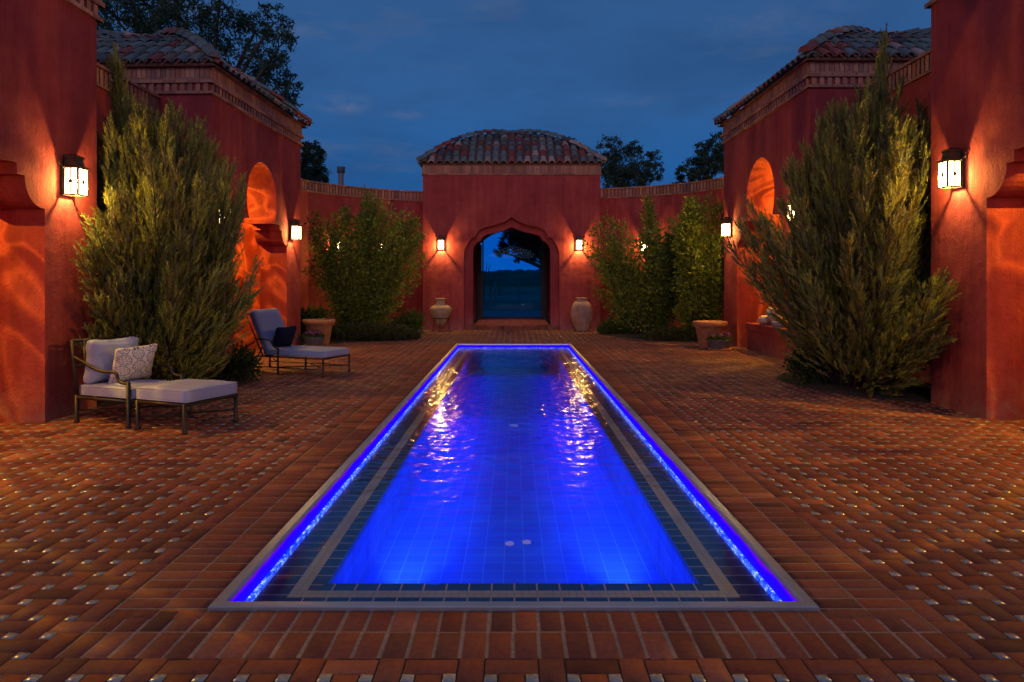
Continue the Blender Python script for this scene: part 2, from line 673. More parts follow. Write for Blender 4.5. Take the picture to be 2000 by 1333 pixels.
def fast_mesh(name, verts, quads, tones, mat, parent=None):
    """verts (N,3), quads (F,4), tones per face (F,3) via numpy"""
    me = bpy.data.meshes.new(name)
    nv, nf = len(verts), len(quads)
    me.vertices.add(nv)
    me.vertices.foreach_set('co', np.ascontiguousarray(verts, dtype=np.float32).ravel())
    me.loops.add(nf * 4)
    me.loops.foreach_set('vertex_index', np.ascontiguousarray(quads, dtype=np.int32).ravel())
    me.polygons.add(nf)
    me.polygons.foreach_set('loop_start', np.arange(0, nf * 4, 4, dtype=np.int32))
    mats = mat if isinstance(mat, list) else [mat]
    for m in mats:
        me.materials.append(m)
    ca = me.color_attributes.new('tone', 'FLOAT_COLOR', 'CORNER')
    c = np.ones((nf, 4, 4), dtype=np.float32)
    c[:, :, :3] = np.asarray(tones, dtype=np.float32)[:, None, :]
    ca.data.foreach_set('color', c.ravel())
    me.update(calc_edges=True)
    me.validate()
    o = bpy.data.objects.new(name, me)
    return link(o, parent)


def scatter(name, tv, tq, pos, rot, scl, tones, mat, parent=None):
    """copies of a template (tv, tq) joined into one mesh; rot (M,3,3) columns = axes"""
    M_ = len(pos)
    v = np.einsum('mij,nj->mni', rot, tv) * scl[:, None, None] + pos[:, None, :]
    q = tq[None, :, :] + (np.arange(M_) * len(tv))[:, None, None]
    t = np.repeat(tones, len(tq), axis=0)
    return fast_mesh(name, v.reshape(-1, 3), q.reshape(-1, 4), t, mat, parent)


def frames(d, roll=None):
    """rotation matrices whose Y column follows directions d (M,3)"""
    d = d / np.linalg.norm(d, axis=1, keepdims=True)
    r = rng.normal(size=d.shape) if roll is None else roll
    x = np.cross(d, r)
    x /= np.linalg.norm(x, axis=1, keepdims=True) + 1e-9
    z = np.cross(x, d)
    return np.stack([x, d, z], axis=2)


def plate(mb, outline, thick, place, mi=0):
    """extruded 2-D outline [(s,z)], place(s, depth, z) -> xyz"""
    pts = [Vector((a, b, 0)) for a, b in outline]
    tris = tessellate_polygon([pts])
    n = len(outline)
    vs = [place(a, 0, b) for a, b in outline] + [place(a, thick, b) for a, b in outline]
    fs = [tuple(t) for t in tris] + [tuple(i + n for i in t[::-1]) for t in tris]
    fs += [(i, (i + 1) % n, (i + 1) % n + n, i + n) for i in range(n)]
    mb.add(vs, fs, mi)


def fix_normals(o):
    bm = bmesh.new()
    bm.from_mesh(o.data)
    bmesh.ops.recalc_face_normals(bm, faces=bm.faces)
    bm.to_mesh(o.data)
    bm.free()
    return o


# ------------------------------------------------------------------ ground
PX, PY0, PY1 = 1.40, 3.19, 17.0          # outside of the pool rim
g = MB()
BIG = 900
for x0, x1, y0, y1 in ((-BIG, -PX + .05, -BIG, BIG), (PX - .05, BIG, -BIG, BIG), (-PX + .05, PX - .05, -BIG, PY0 + .05), (-PX + .05, PX - .05, PY1 - .05, BIG)):
    g.add([(x0, y0, -0.03), (x1, y0, -0.03), (x1, y1, -0.03), (x0, y1, -0.03)], [(0, 1, 2, 3)])
tag(g.build('ground', FIELD), kind='structure')

# mortar bed under the pavers (a frame around the pool)
XW, YN, YF = 7.4, -6.0, 22.45
g = MB()
for x0, x1, y0, y1 in ((-XW, -PX + .02, YN, YF), (PX - .02, XW, YN, YF), (-PX + .02, PX - .02, YN, PY0 + .02), (-PX + .02, PX - .02, PY1 - .02, YF)):
    g.add([(x0, y0, -0.006), (x1, y0, -0.006), (x1, y1, -0.006), (x0, y1, -0.006)], [(0, 1, 2, 3)])
tag(g.build('sand_bed', JOINT), kind='structure')
g = MB()
for x0, x1, y0, y1 in ((-PX - .44, -PX + .02, PY0 - .40, PY1 + .44), (PX - .02, PX + .44, PY0 - .40, PY1 + .44), (-PX + .02, PX - .02, PY0 - .40, PY0 + .02), (-PX + .02, PX - .02, PY1 - .02, PY1 + .44)):
    g.add([(x0, y0, -0.0035), (x1, y0, -0.0035), (x1, y1, -0.0035), (x0, y1, -0.0035)], [(0, 1, 2, 3)])
tag(g.build('mortar_bed', MORTAR), kind='structure')

# brick paving: basket weave of bricks with small dot tiles, a double soldier border round the pool
pv, pq, pt, pm = [], [], [], []
BR = np.array([(0.36, 0.105, 0.060), (0.33, 0.088, 0.055), (0.40, 0.120, 0.068), (0.30, 0.088, 0.060), (0.37, 0.095, 0.05), (0.26, 0.085, 0.055), (0.42, 0.135, 0.085)])


def paver(x0, x1, y0, y1, tone, mi, tilt=0.0, h=0.0, bev=0.0032):
    o = len(pv)
    tx, ty = random.gauss(0, tilt), random.gauss(0, tilt)
    cx, cy = (x0 + x1) / 2, (y0 + y1) / 2

    def z(x, y):
        return h + (x - cx) * tx + (y - cy) * ty
    b = bev
    for (x, y) in ((x0 + b, y0 + b), (x1 - b, y0 + b), (x1 - b, y1 - b), (x0 + b, y1 - b)):
        pv.append((x, y, z(x, y)))
    for (x, y) in ((x0, y0), (x1, y0), (x1, y1), (x0, y1)):
        pv.append((x, y, z(x, y) - b - 0.002))
    for f in ((0, 1, 2, 3), (4, 5, 1, 0), (5, 6, 2, 1), (6, 7, 3, 2), (7, 4, 0, 3)):
        pq.append([i + o for i in f])
        pt.append(tone)
        pm.append(mi)


def btone():
    c = BR[random.randrange(len(BR))] * random.uniform(0.46, 0.70)
    if random.random() < 0.07:
        c = c * 0.62
    return tuple(c)


def dtone():
    k = random.uniform(0.75, 1.2)
    return (0.29 * k, 0.29 * k, 0.285 * k)


P, DT = 0.158, 0.054
BW = 0.44                                # width of the border courses
bx0, bx1, by0, by1 = -PX - BW, PX + BW, PY0 - 0.40, PY1 + 0.44
gj = 0.0028
i0, i1 = int(-6.6 / P), int(6.6 / P)
j0, j1 = int(1.6 / P), int(22.3 / P)
OX, OY = bx1 - DT / 2 - 0.004 - 12 * P, by0 + DT / 2 - 21 * P - 0.01


def inside(x0, x1, y0, y1):
    return x1 > bx0 + 0.004 and x0 < bx1 - 0.004 and y1 > by0 + 0.004 and y0 < by1 - 0.004


def clipadd(x0, x1, y0, y1, *a):
    """cut a paver where it would run under the border"""
    if inside(x0, x1, y0, y1):
        cand = []
        if x0 < bx0: cand.append((x0, min(x1, bx0), y0, y1))
        if x1 > bx1: cand.append((max(x0, bx1), x1, y0, y1))
        if y0 < by0: cand.append((x0, x1, y0, min(y1, by0)))
        if y1 > by1: cand.append((x0, x1, max(y0, by1), y1))
        if not cand:
            return
        x0, x1, y0, y1 = cand[0]
        if x1 - x0 < 0.02 or y1 - y0 < 0.02:
            return
    paver(x0 + gj, x1 - gj, y0 + gj, y1 - gj, *a)


for i in range(i0 - 20, i1 + 20):
    for j in range(j0 - 20, j1 + 40):
        cx, cy = OX + (i + .5) * P, OY + (j + .5) * P
        if not (-6.5 < cx < 6.5 and 1.7 < cy < 22.35):
            continue
        Lh, Wh = (P + DT) / 2, (P - DT) / 2
        if (i + j) % 2 == 0:
            clipadd(cx - Lh, cx + Lh, cy - Wh, cy + Wh, btone(), 0, 0.004, random.uniform(-.001, .0006))
        else:
            clipadd(cx - Wh, cx + Wh, cy - Lh, cy + Lh, btone(), 0, 0.004, random.uniform(-.001, .0006))
        dx, dy = OX + i * P, OY + j * P
        clipadd(dx - DT / 2, dx + DT / 2, dy - DT / 2, dy + DT / 2, dtone(), 1, 0.045, 0.0, 0.0022)
# border courses
W1 = 0.104
for k in range(int((by1 - by0) / W1)):
    y = by0 + 0.005 + k * W1
    for sx in (-1, 1):
        for c in range(2):
            xa = PX + 0.008 + c * 0.216
            xb = xa + 0.206
            jx = random.uniform(-.003, .003)
            if y + W1 > by0 + 0.38 and y < PY1 + 0.01:
                paver(min(sx * xa, sx * xb) + jx, max(sx * xa, sx * xb) + jx, y + 0.0075, y + W1 - 0.0075, btone(), 0, 0.006, 0.0005)
SW = (bx1 - bx0) / round((bx1 - bx0) / 0.1085)
for k in range(round((bx1 - bx0) / 0.1085)):
    x = bx0 + k * SW
    for (ya, yb) in ((PY0 - 0.405, PY0 - 0.200), (PY0 - 0.186, PY0 - 0.006), (PY1 + 0.01, PY1 + 0.21), (PY1 + 0.224, PY1 + 0.43)):
        jy = random.uniform(-.003, .003)
        sk = random.uniform(-.003, .003)
        paver(x + 0.008 + sk, x + SW - 0.008 + sk, ya + jy, yb + jy, btone(), 0, 0.006, 0.0005)
pav = fast_mesh('brick_paving', np.array(pv), np.array(pq), np.array(pt), [PAVER, DOT])
pav.data.polygons.foreach_set('material_index', np.array(pm, dtype=np.int32))
tag(pav, kind='structure')


# ------------------------------------------------------------------ pool
NEAR = 0.07                              # the near ledge is a little wider than the others


def ring(name, prof, mats, parent, mi=None, smooth=False):
    """loft a profile [(inset, z)] round the pool rectangle, UV in metres"""
    me = bpy.data.meshes.new(name)
    vs, fs, uv, mis = [], [], [], []
    acc = 0
    for a in range(len(prof) - 1):
        (d0, z0), (d1, z1) = prof[a], prof[a + 1]
        ln = math.hypot(d1 - d0, z1 - z0)
        n0, n1 = (NEAR if d0 > .11 else 0), (NEAR if d1 > .11 else 0)
        c0 = [(-PX + d0, PY0 + d0 + n0), (PX - d0, PY0 + d0 + n0), (PX - d0, PY1 - d0), (-PX + d0, PY1 - d0)]
        c1 = [(-PX + d1, PY0 + d1 + n1), (PX - d1, PY0 + d1 + n1), (PX - d1, PY1 - d1), (-PX + d1, PY1 - d1)]
        for k in range(4):
            k2 = (k + 1) % 4
            o = len(vs)
            q = [(*c0[k], z0), (*c0[k2], z0), (*c1[k2], z1), (*c1[k], z1)]
            vs += q
            fs.append((o, o + 1, o + 2, o + 3))
            ax = 0 if k in (0, 2) else 1
            uv += [(q[0][ax], acc), (q[1][ax], acc), (q[2][ax], acc + ln), (q[3][ax], acc + ln)]
            mis.append(mi[a] if mi else 0)
        acc += ln
    me.from_pydata(vs, [], fs)
    for m in mats:
        me.materials.append(m)
    me.polygons.foreach_set('material_index', mis)
    ul = me.uv_layers.new(name='UVMap')
    ul.data.foreach_set('uv', [c for p in uv for c in p])
    return link(bpy.data.objects.new(name, me), parent)


WZ = -0.066
pool = thing('swimming_pool', 'long narrow pool glowing cobalt blue, set flush in the brick courtyard with a steel rim', 'swimming pool', (0, 0, 0))
rim = ring('rim', [(0, -0.04), (0, 0.014), (0.004, 0.019), (0.050, 0.019), (0.056, 0.014), (0.056, -0.008), (0.052, -0.012)], [STEEL], pool)
ring('led_strip', [(0.057, -0.008), (0.060, -0.09)], [LED], pool)
ring('gutter', [(0.060, -0.088), (0.068, -0.092), (0.084, -0.083), (0.095, -0.066), (0.101, -0.0865)], [FOAM], pool)
ring('tile_ledge', [(0.101, -0.0865), (0.254, -0.087)], [NAVYTILE], pool)
ring('mosaic_band', [(0.254, -0.087), (0.334, -0.0872)], [BANDTILE], pool)
ring('tile_ledge', [(0.334, -0.0872), (0.42, -0.0875)], [NAVYTILE], pool)
DB = 0.47
ring('basin_wall', [(0.42, -0.0875), (0.42, -DB)], [BASIN], pool)
me = bpy.data.meshes.new('basin_floor')
q = [(-PX + .42, PY0 + .42 + NEAR, -DB), (PX - .42, PY0 + .42 + NEAR, -DB), (PX - .42, PY1 - .42, -DB), (-PX + .42, PY1 - .42, -DB)]
me.from_pydata(q, [], [(0, 1, 2, 3)])
me.materials.append(BASIN)
ul = me.uv_layers.new(name='UVMap')
ul.data.foreach_set('uv', [c for p in q for c in (p[0] + 0.07, p[1])])
link(bpy.data.objects.new('basin_floor', me), pool)
# water sheet
wd = 0.094
nxw, nyw = 190, 1000
gx = np.linspace(-PX + wd, PX - wd, nxw)
gy = np.linspace(PY0 + wd, PY1 - wd, nyw)
XX, YY = np.meshgrid(gx, gy)
HH = np.zeros_like(XX)
r_ = np.random.default_rng(5)
for k in range(130):
    lam = 0.058 * (0.36 / 0.058) ** r_.uniform(0, 1)
    th = r_.uniform(0, 2 * PI)
    kk = 2 * PI / lam
    slope = 0.0115 * r_.uniform(.5, 1.3)
    HH += slope / kk * np.sin(kk * (XX * math.cos(th) + YY * math.sin(th)) + r_.uniform(0, 2 * PI))
# calmer and livelier patches
pz = 0.75 + 0.35 * np.sin(XX * 2.1 + 1) * np.sin(YY * 0.9) + 0.2 * np.sin(YY * 2.3 + XX)
pz *= np.interp(YY, [3.3, 5.0, 7.0, 17], [0.35, 0.6, 1.0, 1.1])
HH *= pz
wv = np.stack([XX, YY, WZ + HH], 2).reshape(-1, 3)
ii = (np.arange(nyw - 1)[:, None] * nxw + np.arange(nxw - 1)[None, :]).ravel()
wq = np.stack([ii, ii + 1, ii + nxw + 1, ii + nxw], 1)
wo = fast_mesh('pool_water', wv, wq, np.full((len(wq), 3), .5), WATER)
wo.data.polygons.foreach_set('use_smooth', [True] * len(wq))
tag(wo, kind='structure')
# added glowing discs that imitate purple reflections on the water; then floor drains
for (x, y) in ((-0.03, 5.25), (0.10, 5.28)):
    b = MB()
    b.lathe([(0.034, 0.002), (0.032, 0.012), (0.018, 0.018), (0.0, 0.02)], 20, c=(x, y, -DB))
    b.build('reflection_disc', GLINT, pool, True)
for (y, r) in ((9.6, 0.06), (13.6, 0.10)):
    b = MB()
    b.lathe([(r, 0.002), (r * .96, 0.010), (r * .5, 0.012), (0, 0.012)], 20, c=(0, y, -DB))
    b.build('floor_drain', plain('pale_drain_cover', (0.35, 0.45, 0.6), 0.5) if y < 10 else BASIN, pool, True)


def light(name, kind, loc, energy, color, parent=None, rot=None, **k):
    d = bpy.data.lights.new(name, kind)
    o = bpy.data.objects.new(name, d)
    link(o, parent)
    o.location = loc
    d.energy = energy
    d.color = color
    if rot is not None:
        o.rotation_euler = rot
    for a, b in k.items():
        setattr(d, a, b)
    return o


def aim(o, target):
    o.rotation_euler = (Vector(target) - o.location).to_track_quat('-Z', 'Y').to_euler()


for sx in (-1, 1):
    l = light('underwater_light', 'SPOT', (sx * 0.74, PY0 + 0.53, -0.12), 250, (0.55, 0.72, 1.0), pool, spot_size=R(30), spot_blend=1.0, shadow_soft_size=0.04)
    aim(l, (sx * 0.70, 5.4, -DB))
    a = light('underwater_light', 'AREA', (sx * 0.68, 7.0, -0.092), 42, (0.0, 0.060, 1.0), pool, shape='RECTANGLE', size=0.56, size_y=6.6)
    a.rotation_euler = (0, sx * R(4), 0)
    a = light('underwater_light', 'AREA', (sx * 0.68, 12.6, -0.092), 14, (0.01, 0.03, 1.0), pool, shape='RECTANGLE', size=0.56, size_y=4.4)
    a.rotation_euler = (0, sx * R(4), 0)


# ------------------------------------------------------------------ trim bricks and roofs
TB = [(0.40, 0.17, 0.105), (0.36, 0.145, 0.09), (0.44, 0.20, 0.13), (0.33, 0.135, 0.09), (0.38, 0.18, 0.13), (0.27, 0.125, 0.095)]


def ttone():
    c = TB[random.randrange(len(TB))]
    k = random.uniform(0.8, 1.15)
    return tuple(a * k for a in c)


def trim_run(mb, p0, p1, nrm, z, layers):
    """brick courses along p0->p1 standing proud along nrm.
    layers: (kind, height, proud, brick width, gap)"""
    p0, p1, nrm = Vector(p0), Vector(p1), Vector(nrm).normalized()
    d = p1 - p0
    L = d.length
    d.normalize()
    for kind, h, proud, bw, gap in layers:
        ext = proud if kind == 'ledge' else 0.0
        n = max(1, round((L + 2 * ext) / bw))
        w = (L + 2 * ext) / n
        for i in range(n):
            s0 = -ext + i * w
            c = p0 + d * (s0 + w / 2) + nrm * ((proud - 0.04) / 2)
            hw = (w - gap) / 2
            mb.obox((c.x, c.y, z + h / 2), d * hw, nrm * ((proud + 0.04) / 2 + random.uniform(-.002, .002)), Vector((0, 0, (h - 0.006) / 2)), 0, ttone())
        z += h
    return z


CORNICE = [('ledge', 0.055, 0.055, 0.21, 0.006), ('dentil', 0.13, 0.030, 0.135, 0.055), ('ledge', 0.06, 0.065, 0.21, 0.006),
           ('ledge', 0.04, 0.040, 0.21, 0.006), ('soldier', 0.18, 0.028, 0.085, 0.009), ('ledge', 0.05, 0.075, 0.21, 0.006)]
CORNICE_H = sum(l[1] for l in CORNICE)
TP = [((0.165, 0.18, 0.165), 56), ((0.30, 0.08, 0.06), 17), ((0.46, 0.31, 0.25), 11), ((0.075, 0.075, 0.09), 8), ((0.19, 0.105, 0.08), 9)]


def rtone():
    r = random.uniform(0, 100)
    for c, w in TP:
        r -= w
        if r <= 0:
            break
    k = random.uniform(0.75, 1.2)
    return tuple(a * k for a in c)


def dome_roof(mb, hx, hy, cx, cy, z0, rise, sp=0.25, course=0.36):
    """four curved sides of barrel tiles over a rectangular plan, parabolic profile"""
    H = min(hx, hy)

    def prof(s):
        return z0 + rise * (1 - (1 - min(max(s, 0), 1)) ** 1.9)
    # curved pan surface below the tiles
    N = 14
    for k in range(4):
        ha, hb = (hx, hy) if k % 2 == 0 else (hy, hx)

        def W(t, s, dz=0.0, k=k, hb=hb):
            # t lateral, s = inset fraction
            n = hb - s * H
            x, y = [(t, -n), (n, t), (-t, n), (-n, -t)][k]
            return Vector((cx + x, cy + y, prof(s) + dz))
        vs, fs = [], []
        for i in range(N + 1):
            s = i / N
            e = ha - s * H
            vs += [W(-e, s, -0.03), W(e, s, -0.03)]
        for i in range(N):
            fs.append((2 * i, 2 * i + 1, 2 * i + 3, 2 * i + 2))
        mb.add(vs, fs, 0, (0.20, 0.075, 0.055))
        # arc-length table
        ss = [i / 200 for i in range(201)]
        al = [0.0]
        for i in range(200):
            al.append(al[-1] + math.hypot((ss[i + 1] - ss[i]) * H, prof(ss[i + 1]) - prof(ss[i])))

        def s_at(a):
            return float(np.interp(a, al, ss))
        n = round(2 * ha / sp)
        w = 2 * ha / n
        for c in range(n):
            t = -ha + (c + 0.5) * w
            smax = min(1.0, (ha - abs(t)) / H)
            amax = float(np.interp(smax, ss, al))
            a = -0.06
            while a < amax - 0.02:
                a0, a1 = a, min(a + course + 0.06, amax + 0.05)
                s0, s1 = (s_at(a0) if a0 > 0 else a0 / H), s_at(a1)
                q0, q1 = W(t, s0, 0.038), W(t, s1, 0.008)
                if a0 < 0:
                    q0.z = prof(0) + 0.038 - 0.03
                ax = (q1 - q0).normalized()
                lat = (W(t + 0.1, s0) - W(t, s0))
                lat.z = 0
                lat.normalize()
                up = lat.cross(ax).normalized()
                if up.z < 0:
                    up = -up
                jit = random.uniform(-.012, .012)
                q0 += lat * jit
                tone = rtone()
                r0, r1 = w * 0.43, w * 0.36
                v = []
                ns = 7
                for q, r in ((q0, r0), (q1, r1)):
                    for i in range(ns):
                        th = PI * i / (ns - 1)
                        v.append(q + lat * (r * math.cos(th)) + up * (r * 0.85 * math.sin(th)))
                for i in range(ns):                        # thickness at the open end
                    th = PI * i / (ns - 1)
                    v.append(q0 + lat * ((r0 - .018) * math.cos(th)) + up * ((r0 - .018) * 0.85 * math.sin(th)))
                f = [(i, i + 1, ns + i + 1, ns + i) for i in range(ns - 1)]
                mb.add(v, f, 0, tone)
                mb.add(v, [(2 * ns + i, 2 * ns + i + 1, i + 1, i) for i in range(ns - 1)], 0, tuple(x * 1.05 for x in tone))
                a += course
        # hip tiles along the corner at t = +ha
        a = -0.05
        hips = [(i / 60) for i in range(61)]
        pts = [W(ha - s * H, s, 0.10) for s in hips]
        acc = 0
        seg = [pts[0]]
        for i in range(60):
            acc += (pts[i + 1] - pts[i]).length
            if acc > 0.36 or i == 59:
                seg.append(pts[i + 1])
                acc = 0
        for i in range(len(seg) - 1):
            p, q2 = seg[i], seg[i + 1]
            ax = (q2 - p).normalized()
            lat = ax.cross(Vector((0, 0, 1))).normalized()
            up = lat.cross(ax).normalized()
            p = p - ax * 0.03 + up * 0.02
            tone = rtone()
            v = []
            for q, r in ((p, 0.115), (q2, 0.095)):
                for j in range(7):
                    th = PI * j / 6
                    v.append(q + lat * (r * math.cos(th)) + up * (r * math.sin(th)))
            mb.add(v, [(j, j + 1, 8 + j, 7 + j) for j in range(6)] + [(6, 5, 4, 3, 2, 1, 0)], 0, tone)


# ------------------------------------------------------------------ wall lanterns
def gobo_lamp(l, strength=1.0, freq=3.0):
    """uneven seeded glass: streaky light distribution by direction"""
    d = l.data
    d.use_nodes = True
    nt = d.node_tree
    em = nt.nodes['Emission']
    t = nt.nodes.new('ShaderNodeTexCoord')
    mp_ = nt.nodes.new('ShaderNodeMapping')
    mp_.inputs['Scale'].default_value = (freq, freq, freq * 0.33)
    nt.links.new(t.outputs['Normal'], mp_.inputs[0])
    nz_ = nt.nodes.new('ShaderNodeTexNoise')
    nz_.inputs['Scale'].default_value = 1.6
    nz_.inputs['Detail'].default_value = 1.5
    nz_.inputs['Distortion'].default_value = 1.3
    nt.links.new(mp_.outputs[0], nz_.inputs[0])

    def mth(op, a, b=None):
        x = nt.nodes.new('ShaderNodeMath')
        x.operation = op
        for i, v in enumerate((a, b)):
            if v is None:
                continue
            if isinstance(v, (int, float)):
                x.inputs[i].default_value = v
            else:
                nt.links.new(v, x.inputs[i])
        return x.outputs[0]
    r = mth('ABSOLUTE', mth('SUBTRACT', nz_.outputs[0], 0.5))
    r = mth('SUBTRACT', 1.0, mth('MULTIPLY', r, 9.0))
    r = mth('MAXIMUM', r, 0.0)
    r = mth('POWER', r, 2.0)
    big = mth('MULTIPLY', nz_.outputs[0], 1.0)
    k = mth('ADD', mth('MULTIPLY', r, 1.0), big)
    nt.links.new(mth('MULTIPLY', k, strength), em.inputs['Strength'])


LG = 'bronze wall lanterns round the courtyard'
LPOW = 66.0


def lantern(loc, rz, label, power=LPOW, group=LG):
    """local +Y = out of the wall, origin on the wall at the middle of the glass box"""
    t = thing('wall_lantern', label, 'lantern', loc, rz, group)
    w, d0, d1, h = 0.088, 0.032, 0.190, 0.145       # half width, back, front, half height
    b = MB()
    b.box(-w - .012, w + .012, -0.01, 0.028, -h - .01, h + .05)
    b.build('back_plate', HOOD, t, bevel=0.004)
    f = MB()
    r = 0.009
    for x in (-w, w):
        for y in (d0 + .008, d1):
            f.box(x - r, x + r, y - r, y + r, -h, h)
    for z in (-h - .008, h):
        f.box(-w + r, w - r, d1 - r, d1 + r, z, z + .014)
        for x in (-w, w):
            f.box(x - r + .001, x + r - .001, d0 + .016, d1 - r, z, z + .014)
    for x in (-0.0,):
        f.box(x - .006, x + .006, d1 - .006, d1 + .006, -h + .001, h - .001)
    for x in (-w, w):
        f.box(x - .006, x + .006, (d0 + d1) / 2 - .006, (d0 + d1) / 2 + .006, -h + .014, h - .001)
    # round bosses on the glass
    for c, ax in (((0, d1 + .006, 0.0), 'y'), ((-w - .004, (d0 + d1) / 2, 0), 'x'), ((w + .004, (d0 + d1) / 2, 0), 'x')):
        vs = []
        for k in range(14):
            a = 2 * PI * k / 14
            p = (math.cos(a) * .023, math.sin(a) * .023)
            for e in (-.005, .005):
                vs.append((c[0] + (e if ax == 'x' else p[0]), c[1] + (e if ax == 'y' else p[0]), c[2] + p[1]))
        f.add(vs, [tuple(range(0, 28, 2)), tuple(range(27, 0, -2))] + [(2 * k, 2 * k + 1, (2 * k + 3) % 28, (2 * k + 2) % 28) for k in range(14)])
    f.build('frame', HOOD, t)
    g_ = MB()
    e = 0.003
    g_.box(-w + r, w - r, d1 - e, d1 + e - .001, -h + .006, h)
    for x in (-w, w):
        g_.box(x - e, x + e, d0 + .017, d1 - r, -h + .006, h)
    g_.build('glass', PANE, t)
    hd = MB()
    # flared hood and short chimney with a scalloped crown
    def rect(z, hw, y0, y1):
        return [(-hw, y0, z), (hw, y0, z), (hw, y1, z), (-hw, y1, z)]
    rings = [rect(h + .014, w + .014, 0.012, d1 + .016), rect(h + .024, w + .014, 0.012, d1 + .016), rect(h + .040, w - .016, 0.020, d1 - .02), rect(h + .11, w - .028, 0.026, d1 - .035), rect(h + .122, w - .016, 0.022, d1 - .022), rect(h + .142, w - .016, 0.022, d1 - .022), rect(h + .165, w - .06, 0.05, d1 - .07)]
    vs = [p for rg in rings for p in rg]
    fs = [(0, 3, 2, 1), tuple(len(rings) * 4 - 4 + k for k in range(4))]
    for i in range(len(rings) - 1):
        fs += [(i * 4 + k, i * 4 + (k + 1) % 4, i * 4 + 4 + (k + 1) % 4, i * 4 + 4 + k) for k in range(4)]
    hd.add(vs, fs)
    # curled side brackets
    for sx in (-1, 1):
        pts = [(sx * (w + .01), 0.02, h + .02)]
        for k in range(10):
            a = k / 9 * 1.5 * PI
            pts.append((sx * (w + .04 + .028 * math.sin(a)), 0.02, h + .045 - .028 * math.cos(a) + .02))
        hd.tube(pts, 0.005, 6)
    hd.build('hood', HOOD, t)
    bb = MB()
    bb.lathe([(0.0, -.07), (.014, -.068), (.018, -.045), (.028, -.01), (.03, .015), (.02, .038), (0, .048)], 14, c=(0, (d0 + d1) / 2, 0.0))
    bb.build('bulb', BULB, t, True)
    l = light('lamp_light', 'POINT', (0, (d0 + d1) / 2 + .0, -0.035), power, LAMP_COL, t, shadow_soft_size=0.012)
    l.data.shadow_soft_size = 0.014
    return t


# ------------------------------------------------------------------ side pavilions
def arch_outline(hs, top, jw, rr, sc=1.0):
    """pool-side wall outline with keyhole arch, stepped shoulders and concave brackets"""
    zc = 3.17 * sc
    zs = 2.76 * sc
    pts = [(-hs, 0), (-jw, 0)]
    half = []
    half.append((jw, 2.33 * sc))
    ncv = 8
    for k in range(ncv + 1):                         # concave bracket (quarter ellipse)
        a = PI / 2 * k / ncv
        x = (jw - 0.03) - (jw - 0.03 - (jw - 0.31)) * math.sin(a)
        z = 2.33 * sc + (2.645 - 2.33) * sc * (1 - math.cos(a))
        half.append((x, z))
    half.append((jw - 0.42, 2.645 * sc))
    half.append((jw - 0.42, zs))
    zb = zs
    xb = math.sqrt(max(rr * rr - (zc - zb) ** 2, 0.01))
    a0 = math.atan2(zb - zc, xb)
    na = 22
    for k in range(na + 1):
        a = a0 + (PI / 2 - a0) * k / na
        half.append((rr * math.cos(a), zc + rr * math.sin(a)))
    left = [(-x, z) for x, z in half]
    pts += left
    pts += half[::-1][1:]
    pts += [(jw, 0), (hs, 0), (hs, top), (-hs, top)]
    return pts


def pavilion(sx, X, Yc, hs, sc, rot, label, jw, rr, inner, fullroof=True):
    """sx=-1 left, +1 right. local +x*sx = away from the pool"""
    t = thing('pavilion', label, 'pavilion', (sx * X, Yc, 0), rot, 'red stucco pavilions flanking the pool')
    zb = 4.72 * sc
    top = zb + CORNICE_H - 0.004
    TH = 0.6
    Dp = 2 * hs
    mb = MB()
    plate(mb, arch_outline(hs, top, jw, rr, sc), TH, lambda s, d, z: (sx * d, s, z))
    for e in (-1, 1):
        mb.box(sx * TH, sx * Dp, e * hs, e * (hs - 0.4), 0, top)
    mb.box(sx * (Dp - 0.4), sx * Dp, -hs + 0.4, hs - 0.4, 0, top)
    mb.box(sx * TH, sx * (Dp - 0.4), -hs + 0.4, hs - 0.4, 4.35, 4.6)      # ceiling slab
    fix_normals(mb.build('wall', STUCCO, t))
    c = MB()
    a, b_, e, f = (0, -hs), (0, hs), (sx * Dp, hs), (sx * Dp, -hs)
    for p, q_, n in ((a, b_, (-sx, 0)), (a, f, (0, -1)), (b_, e, (0, 1))):
        trim_run(c, (*p, 0), (*q_, 0), (*n, 0), zb, CORNICE)
    c.build('cornice', BRICK, t)
    if fullroof:
        r = MB()
        dome_roof(r, hs + 0.13, hs + 0.13, sx * hs, 0, zb + CORNICE_H - 0.032, 1.12, 0.235, 0.34)
        r.build('roof', TILE, t)
    l = light('alcove_light', 'POINT', (sx * 1.75, 0.25, 3.45), inner * 1.7, (1.0, 0.55, 0.04), t, shadow_soft_size=0.012)
    gobo_lamp(l)
    return t


SC_R = 1.045
pl_near = pavilion(-1, 5.03, 6.12, 2.29, 0.985, 0.0, 'red pavilion at the left edge of the photo, behind the patterned pillow chair', 1.36, 0.68, 380, False)
pl_far = pavilion(-1, 5.105, 14.18, 2.28, 1.0, R(-1.9), 'red tile-roofed pavilion behind the reclined chaise with the navy pillow', 1.37, 0.77, 330)
pr_near = pavilion(1, 5.20, 6.18, 2.50, SC_R, 0.0, 'red pavilion at the right edge of the photo, lantern beside its stepped arch', 1.48, 0.83, 430, False)
pr_far = pavilion(1, 5.22, 14.78, 2.50, SC_R, 0.0, 'red tile-roofed pavilion behind the pot with pansies, with a bench in its arch', 1.50, 0.83, 290)

# ------------------------------------------------------------------ gatehouse
GY, GX, GH, GD = 22.2, -0.06, 2.83, 5.7
gate = thing('gatehouse', 'red gatehouse with ogee arch and domed tile roof at the far end of the pool', 'gatehouse', (GX, GY, 0))


def gate_outline(half, hw, top, z0=0.0):
    left = [(-x, z) for x, z in half]
    return [(-hw, z0), (-half[0][0], z0)] + left + half[::-1][1:] + [(half[0][0], z0), (hw, z0), (hw, top), (-hw, top)]


